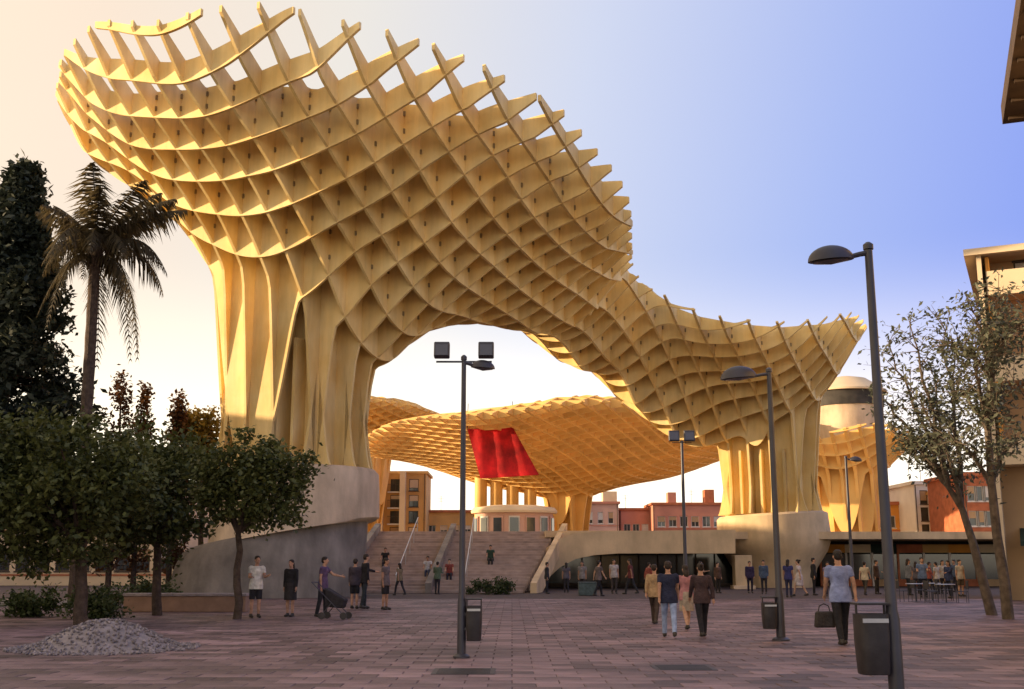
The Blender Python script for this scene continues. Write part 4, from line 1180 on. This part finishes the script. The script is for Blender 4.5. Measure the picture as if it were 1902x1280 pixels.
def body_parts(pose, sleeve, legs, vox):
    key = (pose, sleeve, legs, vox)
    if key in PC: return PC[key]
    J_ = joints(pose); b = MB()
    torso(b, J_)
    b.tube([J_['neck'] - Vector((0, 0, .06)), J_['neck'] + (J_['head'] - J_['neck']) * .6], [.062, .054], 10)
    H_ = J_['head']
    b.ball(H_ + Vector((0, 0, .05)), (.076, .094, .092), 14, 10); b.ball(H_ + Vector((0, .022, -.03)), (.060, .070, .080), 12, 8)
    b.tube([H_ + Vector((0, .095, .045)), H_ + Vector((0, .125, .0)), H_ + Vector((0, .10, -.012))], [.012, .018, .012], 6)
    b.tube([H_ + Vector((0, .084, -.045)), H_ + Vector((0, .098, -.05))], [.024, .018], 6, flat=.5)
    for s in (-1, 1):
        b.ball(H_ + Vector((s * .078, 0, .01)), (.014, .024, .034), 8, 6)
        b.ball(J_['h%d' % s], .095, 10, 8)
        b.tube([J_['h%d' % s], J_['h%d' % s].lerp(J_['k%d' % s], .4), J_['k%d' % s]], [.092, .082, .056], 10)
        b.ball(J_['k%d' % s], .056, 8, 6)
        b.tube([J_['k%d' % s], J_['k%d' % s].lerp(J_['a%d' % s], .35), J_['a%d' % s]], [.054, .058, .036], 10)
        a = J_['a%d' % s]
        b.tube([a + Vector((0, -.045, -.035)), a + Vector((0, .03, -.04)), a + Vector((0, .16, -.055))], [.036, .042, .026], 8)
        b.ball(J_['s%d' % s] - Vector((s * .015, 0, .02)), .064, 8, 6)
        b.tube([J_['s%d' % s] - Vector((0, 0, .015)), J_['s%d' % s].lerp(J_['e%d' % s], .5), J_['e%d' % s]], [.056, .050, .040], 8)
        b.ball(J_['e%d' % s], .041, 8, 6)
        w_ = J_['w%d' % s]
        b.tube([J_['e%d' % s], J_['e%d' % s].lerp(w_, .35), w_], [.040, .041, .026], 8)
        d = (w_ - J_['e%d' % s]).normalized(); side = Vector((0, 1, 0)); side = (side - d * side.dot(d)).normalized(); nn = d.cross(side)
        b.tube([w_ - d * .01, w_ + d * .045, w_ + d * .085], [.028, .038, .036], 8, flat=.5)
        for q_, (o_, L) in enumerate(((.030, .070), (.010, .082), (-.010, .076), (-.029, .058))):
            p0 = w_ + d * .08 + side * o_; p1 = p0 + d * L * .55 - nn * s * .008; p2 = p1 + d * L * .4 - nn * s * .022
            b.tube([p0, p1, p2], [.0105, .0095, .008], 6)
        p0 = w_ + d * .03 + side * .03
        b.tube([p0, p0 + d * .03 + side * .03, p0 + d * .062 + side * .036], [.013, .0115, .009], 6)
    out = {'body': remesh(b, vox, 2)}
    # shirt
    b = MB(); torso(b, J_, 1.10)
    up = (J_['neck'] - J_['hip']).normalized(); hp_ = J_['hip']
    b.tube([hp_ - up * .13, hp_, hp_ + up * .10, hp_ + up * .2], [.212, .212, .192, .165], 16, flat=.73)
    for s in (-1, 1):
        b.ball(J_['s%d' % s] - Vector((s * .015, 0, .015)), .074, 8, 6)
        e = J_['e%d' % s]; sh = J_['s%d' % s]; w_ = J_['w%d' % s]
        if sleeve == 'short': b.tube([sh, sh.lerp(e, .62)], [.070, .062], 10)
        else: b.tube([sh, e, e.lerp(w_, .5), w_ - (w_ - e) * .04], [.070, .054, .050, .042], 10)
    out['top'] = remesh(b, vox * 1.15, 3)
    b = MB()
    up = (J_['neck'] - J_['hip']).normalized()
    if legs == 'skirt':
        hp_ = J_['hip']; kn = (J_['k-1'] + J_['k1']) / 2
        b.tube([hp_ + up * .1, hp_, hp_.lerp(kn, .5), hp_.lerp(kn, .95)], [.165, .185, .20, .205], 16)
    else:
        b.tube([J_['hip'] + up * .09, J_['hip'], J_['hip'] - up * .09], [.160, .175, .15], 14, flat=.70)
        for s in (-1, 1):
            h0, k, a = J_['h%d' % s], J_['k%d' % s], J_['a%d' % s]
            b.ball(h0, .098, 10, 8)
            if legs == 'short': b.tube([h0, h0.lerp(k, .92)], [.102, .088], 10)
            else:
                b.ball(k, .067, 8, 6); b.tube([h0, k], [.102, .067], 10); b.tube([k, k.lerp(a, .5), a - Vector((0, 0, .01))], [.066, .063, .056], 10)
    out['bottom'] = remesh(b, vox * 1.15, 3)
    for s, nm in ((-1, 'shoe_a'), (1, 'shoe_b')):
        b = MB()
        a = J_['a%d' % s]
        b.tube([a + Vector((0, -.06, -.045)), a + Vector((0, .03, -.045)), a + Vector((0, .12, -.06)), a + Vector((0, .175, -.062))], [.040, .050, .042, .028], 8)
        b.tube([a + Vector((0, 0, -.03)), a + Vector((0, 0, .02))], [.05, .046], 8)
        out[nm] = b.mesh('shoe'); out[nm].shade_smooth()
    for hs in ('short_hair', 'long_hair', 'bun_hair'):
        b = MB()
        b.ball(H_ + Vector((0, -.012, .066)), (.086, .100, .088), 14, 8); b.ball(H_ + Vector((0, -.045, .02)), (.080, .065, .075), 12, 8)
        if hs == 'long_hair': b.tube([H_ + Vector((0, -.05, .03)), H_ + Vector((0, -.085, -.10)), H_ + Vector((0, -.10, -.24))], [.085, .085, .05], 12, flat=.6)
        if hs == 'bun_hair': b.ball(H_ + Vector((0, -.12, .09)), .045, 10, 7)
        out[hs] = b.mesh('hair'); out[hs].shade_smooth()
    low_ = min(v.co.z for nm in ('shoe_a', 'shoe_b') for v in out[nm].vertices)
    out['low'] = low_
    PC[key] = out
    return out
MC = {}
def cm(name, c, rough=.85):
    k = (name, c)
    if k not in MC: MC[k] = mat(name, c, rough, .32, 7, .6, 14)
    return MC[k]
SKIN = [(.42, .24, .16), (.36, .20, .13), (.48, .29, .20)]
def person(label, loc, face, pose, sleeve, legs, top, bottom, hair=(.03, .02, .015), hs='short_hair', H=1.72, shoes=(.04, .035, .03), skin=0, group='people crossing the square', z=0.0):
    """face: heading in degrees, 0 = walking away from the camera, 180 = towards it"""
    Y = loc[1]
    vox = .013 if Y < 36 else .022
    P = body_parts(pose, sleeve, legs, vox)
    s = H / 1.73
    t = thing('person', label, 'person', (loc[0], loc[1], z - P['low'] * s), -R(face), group)
    t.scale = (s, s, s)
    def part(nm, me, m):
        o = bpy.data.objects.new(nm, me); col.objects.link(o); o.parent = t
        if not me.materials: me.materials.append(m)
        o.material_slots[0].link = 'OBJECT'; o.material_slots[0].material = m
        return o
    part('body', P['body'], cm('skin', SKIN[skin]))
    part('shirt' if sleeve == 'short' else 'jacket', P['top'], cm('cloth', top))
    part({'skirt': 'skirt', 'short': 'shorts', 'long': 'trousers'}[legs], P['bottom'], cm('cloth', bottom))
    for nm in ('shoe_a', 'shoe_b'): part('shoe', P[nm], cm('leather', shoes, .5))
    part('hair', P[hs], cm('hair', hair, .6))
    return t
gl = 'people under the left trees'; gc = 'group walking away in the middle of the square'
a = gp(473, 1148); person('person in white shirt and dark shorts beside the thin orange tree trunk', a, 150, 'phone', 'short', 'short', (.62, .60, .54), (.02, .02, .025), group=gl)
a = gp(538, 1146); person('person in short dark jacket and skirt, between the white shirt and the pushchair', a, 200, 'stand', 'long', 'skirt', (.02, .018, .02), (.03, .025, .025), hs='long_hair', H=1.62, group=gl)
a = gp(598, 1147); person('person in purple top and black trousers pushing a dark pushchair', a, 100, 'reach', 'short', 'long', (.10, .06, .12), (.02, .02, .025), H=1.70, group=gl)
ps = gp(621, 1150)
pc = thing('pushchair', 'dark pushchair pushed by the person in purple', 'pushchair', ps, R(-10))
MB().add([(-.22, -.2, .35), (.26, -.2, .30), (.34, -.2, .55), (-.26, -.2, .88), (-.22, .2, .35), (.26, .2, .30), (.34, .2, .55), (-.26, .2, .88)], [(0, 1, 2, 3), (7, 6, 5, 4), (0, 4, 5, 1), (1, 5, 6, 2), (2, 6, 7, 3), (3, 7, 4, 0)]).build('seat', cm('cloth', (.025, .022, .025)), pc, bevel=.03)
b = MB()
for sy in (-.24, .24): b.tube([(-.62, sy, 1.02), (-.30, sy, .72), (.34, sy, .12)], .014, 6); b.tube([(-.02, sy, .45), (-.30, sy, .12)], .014, 6)
b.tube([(-.62, -.24, 1.02), (-.62, .24, 1.02)], .016, 6)
b.build('frame', M['metal'], pc)
for sx in (-.30, .34):
    for sy in (-.24, .24): MB().tube([(sx, sy - .02, .10), (sx, sy + .02, .10)], .10, 14).build('wheel', M['metal2'], pc)
a = gp(658, 1131); person('person in dark top with back turned, left in the trio beside the plinth', a, 15, 'stand', 'long', 'short', (.05, .04, .055), (.015, .015, .02), group=gl, H=1.68)
a = gp(676, 1131); person('tall person in black coat, middle of the trio beside the plinth', a, 60, 'reach', 'long', 'long', (.018, .016, .02), (.03, .035, .04), group=gl, H=1.84)
a = gp(715, 1133); person('person in grey brown top with bare legs, right in the trio beside the plinth', a, 110, 'stand', 'short', 'short', (.13, .10, .10), (.02, .018, .02), group=gl, H=1.70, skin=1)
a = gp(1217, 1160); person('person in tan jacket striding at the left of the central group', a, 20, 'walk', 'long', 'long', (.34, .23, .13), (.05, .035, .03), group=gc, H=1.52)
a = gp(1244, 1185); person('person in navy shirt and pale blue jeans in the central group', a, 5, 'walk', 'short', 'long', (.018, .022, .05), (.25, .32, .50), group=gc, H=1.58)
a = gp(1277, 1170); person('person in pinkish top between the jeans and the dark coat', a, -10, 'stride', 'short', 'skirt', (.35, .16, .17), (.30, .25, .20), hs='long_hair', group=gc, H=1.50, skin=2)
a = gp(1306, 1184); person('person in dark coat and black trousers at the right of the central group', a, -5, 'stride', 'long', 'long', (.05, .030, .032), (.018, .016, .02), hs='bun_hair', group=gc, H=1.54)
a = gp(1566, 1200); man = person('man in light blue shirt and black trousers carrying a dark bag', a, 2, 'stride', 'short', 'long', (.20, .24, .42), (.014, .013, .016), group=None, H=1.78, hair=(.02, .015, .012))
bg_ = thing('bag', 'dark shoulder bag held low by the man in light blue', 'bag', (a.x - .33, a.y - .02, .34), R(8))
MB().add([(-.20, -.07, 0), (.20, -.07, 0), (.17, -.05, .30), (-.17, -.05, .30), (-.20, .07, 0), (.20, .07, 0), (.17, .05, .30), (-.17, .05, .30)], [(0, 1, 2, 3), (7, 6, 5, 4), (0, 4, 5, 1), (1, 5, 6, 2), (2, 6, 7, 3), (3, 7, 4, 0)]).build('pouch', cm('leather', (.03, .025, .022), .6), bg_, bevel=.025)
MB().tube([(-.12, 0, .29), (-.09, 0, .40), (0, 0, .44), (.09, 0, .40), (.12, 0, .29)], .012, 6).build('handle', cm('leather', (.03, .025, .022), .6), bg_)
# people farther off
far = [
 (1016, 1103, 'person in dark clothes standing by the white posts', 'stand', 'long', 'long', (.03, .03, .035), (.02, .02, .025), 90),
 (1082, 1104, 'person in grey shirt under the left end of the raised plaza arch', 'stand', 'short', 'long', (.22, .20, .20), (.05, .04, .04), 200),
 (1112, 1108, 'person in black trousers beside the teal box under the arch', 'walk', 'short', 'long', (.14, .11, .11), (.015, .015, .02), 60),
 (1141, 1103, 'person in pale top under the raised plaza arch', 'stand', 'short', 'long', (.45, .40, .38), (.06, .05, .05), 170),
 (1172, 1104, 'person in maroon top under the raised plaza arch', 'walk', 'short', 'long', (.13, .03, .03), (.03, .03, .035), -70),
 (1334, 1102, 'person in brown coat left of the pale square pillar', 'stand', 'long', 'long', (.09, .05, .03), (.03, .025, .02), 150),
 (1394, 1102, 'person in deep purple standing right of the pale square pillar', 'stand', 'long', 'long', (.035, .025, .07), (.02, .018, .04), 180),
 (1466, 1110, 'person in dark blue behind the lamp post before the right trunk', 'stand', 'short', 'long', (.04, .04, .13), (.03, .03, .06), 30),
 (1486, 1108, 'person in white dress right of that lamp post', 'walk', 'short', 'skirt', (.55, .50, .50), (.50, .45, .47), -60),
 (1513, 1106, 'slim person in black near the foot of the right trunk', 'stand', 'long', 'long', (.02, .018, .02), (.02, .018, .02), 100),
 (1540, 1108, 'person in mauve top left of the man in light blue', 'stand', 'short', 'long', (.24, .17, .25), (.04, .035, .05), 200),
 (1608, 1106, 'person in cream shirt right of the man in light blue', 'walk', 'short', 'long', (.50, .42, .30), (.06, .05, .04), 40),
 (1630, 1104, 'person in dark brown jacket behind the nearest lamp post', 'stand', 'long', 'long', (.06, .035, .02), (.03, .025, .02), 130),
 (1690, 1106, 'person in grey jacket at the left of the cafe crowd', 'stand', 'long', 'long', (.16, .17, .19), (.03, .03, .035), 80),
 (1716, 1110, 'person in blue shirt standing in the cafe crowd', 'phone', 'short', 'long', (.12, .17, .28), (.02, .02, .03), 190),
 (1742, 1104, 'person in white top standing in the cafe crowd', 'stand', 'short', 'long', (.48, .47, .47), (.04, .04, .05), -40),
 (1766, 1112, 'person in dark blue jacket at the right of the cafe crowd', 'reach', 'long', 'long', (.03, .04, .09), (.02, .02, .03), 240),
 (1786, 1108, 'person in pale shirt by the olive tree trunks', 'stand', 'short', 'short', (.42, .40, .36), (.09, .07, .05), 160),
]
for k, (u, v, lab, po, sl_, lg, tc_, bc, fa) in enumerate(far):
    a = gp(u, v)
    person(lab, a, fa, po, sl_, lg, tc_, bc, hs=('short_hair', 'long_hair', 'bun_hair')[k % 3], H=1.62 + .05 * (k % 5), skin=k % 3, group='people in the distance')
more = []
_cols = [((.10, .09, .11), 'charcoal'), ((.30, .08, .06), 'brick red'), ((.45, .43, .42), 'off white'), ((.06, .09, .16), 'navy'), ((.20, .15, .09), 'brown'), ((.10, .14, .09), 'olive')]
_spots = [(1052, 1101, 'under the curved end of the raised plaza'), (1205, 1102, 'in front of the glazed shopfront'), (1302, 1101, 'near the right end of the glazed shopfront'), (1420, 1103, 'close to the right trunk foot'), (1558, 1102, 'in the shade right of the right trunk'), (1656, 1102, 'between the nearest lamp and the cafe'), (1704, 1103, 'behind the left cafe table'), (1728, 1101, 'behind the middle cafe table'), (1754, 1103, 'behind the right cafe table'), (1776, 1100, 'deep in the shade by the olive trees'), (742, 1106, 'at the foot of the stairs, left side'), (812, 1104, 'at the foot of the stairs, by the near left lamp')]
for k, (u, v, wh) in enumerate(_spots):
    c_, nm_ = _cols[k % 6]
    person('person in %s top %s' % (nm_, wh), gp(u, v), (k * 67) % 360, ('stand', 'walk', 'phone')[k % 3], ('short', 'long')[k % 2], 'long', c_, (.03, .028, .035), hs=('long_hair', 'short_hair')[k % 2], H=1.6 + .04 * (k % 5), skin=k % 3, group='people in the distance')
# people resting on the stairs
for k, (x, st_, lab, tc_, bc) in enumerate(((-7.6, 8, 'person in black sitting high on the left of the stairs', (.02, .02, .022), (.03, .03, .04)), (-4.9, 5, 'person in white top sitting on the left half of the stairs', (.5, .48, .46), (.06, .07, .12)), (-3.6, 4, 'person in red sitting low near the middle of the stairs', (.22, .05, .04), (.03, .03, .04)), (-1.3, 9, 'person in dark green sitting high on the right of the stairs', (.03, .06, .04), (.03, .03, .03)))):
    person(lab, (x, 62.5 + st_ * .66 + .30, 0), 180, 'sit', 'short', 'long', tc_, bc, group='people sitting on the stairs', z=(st_ - 1.45) * ZP / NS + .02, skin=k % 3)
# cafe tables and chairs at the right, a teal box under the arch
for k, (u, v) in enumerate(((1702, 1118), (1732, 1116), (1758, 1120))):
    a = gp(u, v)
    t = thing('cafe_table', ('round cafe table at the left of the crowd', 'round cafe table in the middle of the crowd', 'round cafe table at the right of the crowd')[k], 'table', a, 0, 'cafe tables')
    MB().lathe([(.38, .72), (.40, .735), (.38, .75)], n=20).build('table_top', M['steel'], t, True)
    MB().lathe([(.03, .02), (.03, .718)], n=10).build('leg', M['metal'], t); MB().lathe([(.24, 0), (.22, .018)], n=16).build('base', M['metal'], t)
    for q_, sx in enumerate((-1, 1)):
        c = thing('cafe_chair', ('dark cafe chair left of the ', 'dark cafe chair right of the ')[q_] + ('left', 'middle', 'right')[k] + ' cafe table', 'chair', (a.x + sx * .62, a.y - .1, 0), sx * R(80), 'cafe chairs')
        MB().b2(-.21, .21, -.21, .21, .44, .47).build('seat', M['metal2'], c, bevel=.01)
        MB().b2(-.21, .21, -.235, -.212, .55, .88).build('backrest', M['metal2'], c, bevel=.008)
        for lx in (-.19, .19):
            MB().tube([(lx, .19, 0), (lx, .19, .438)], .014, 6).build('leg', M['metal'], c)
            MB().tube([(lx, -.20, 0), (lx, -.20, .438), (lx, -.222, .9)], .014, 6).build('leg', M['metal'], c)
a = gp(1104, 1106)
bx = thing('crate', 'teal box standing on the ground under the raised plaza arch', 'box', (a.x - .35, a.y, 0))
MB().b2(-.45, .45, -.3, .3, 0, .62).build('body', cm('paint', (.07, .10, .10), .6), bx, bevel=.02)
MB().b2(-.48, .48, -.33, .33, .623, .67).build('lid', cm('paint', (.10, .13, .13), .6), bx, bevel=.015)

# cast iron covers in the paving
for k, (u, v, lab) in enumerate(((862, 1247, 'dark iron cover in the paving below the near left lamp'), (1268, 1240, 'dark iron cover in the paving below the central group'))):
    a = gp(u, v)
    t = thing('manhole_cover', lab, 'cover', a, 0, 'iron covers in the paving')
    MB().b2(-.45, .45, -.45, .45, -.005, .006).build('rim', M['metal2'], t)
    for q_ in range(7): MB().b2(-.38, .38, -.37 + q_ * .11, -.30 + q_ * .11, .0065, .011).build('bar', M['metal2'], t)
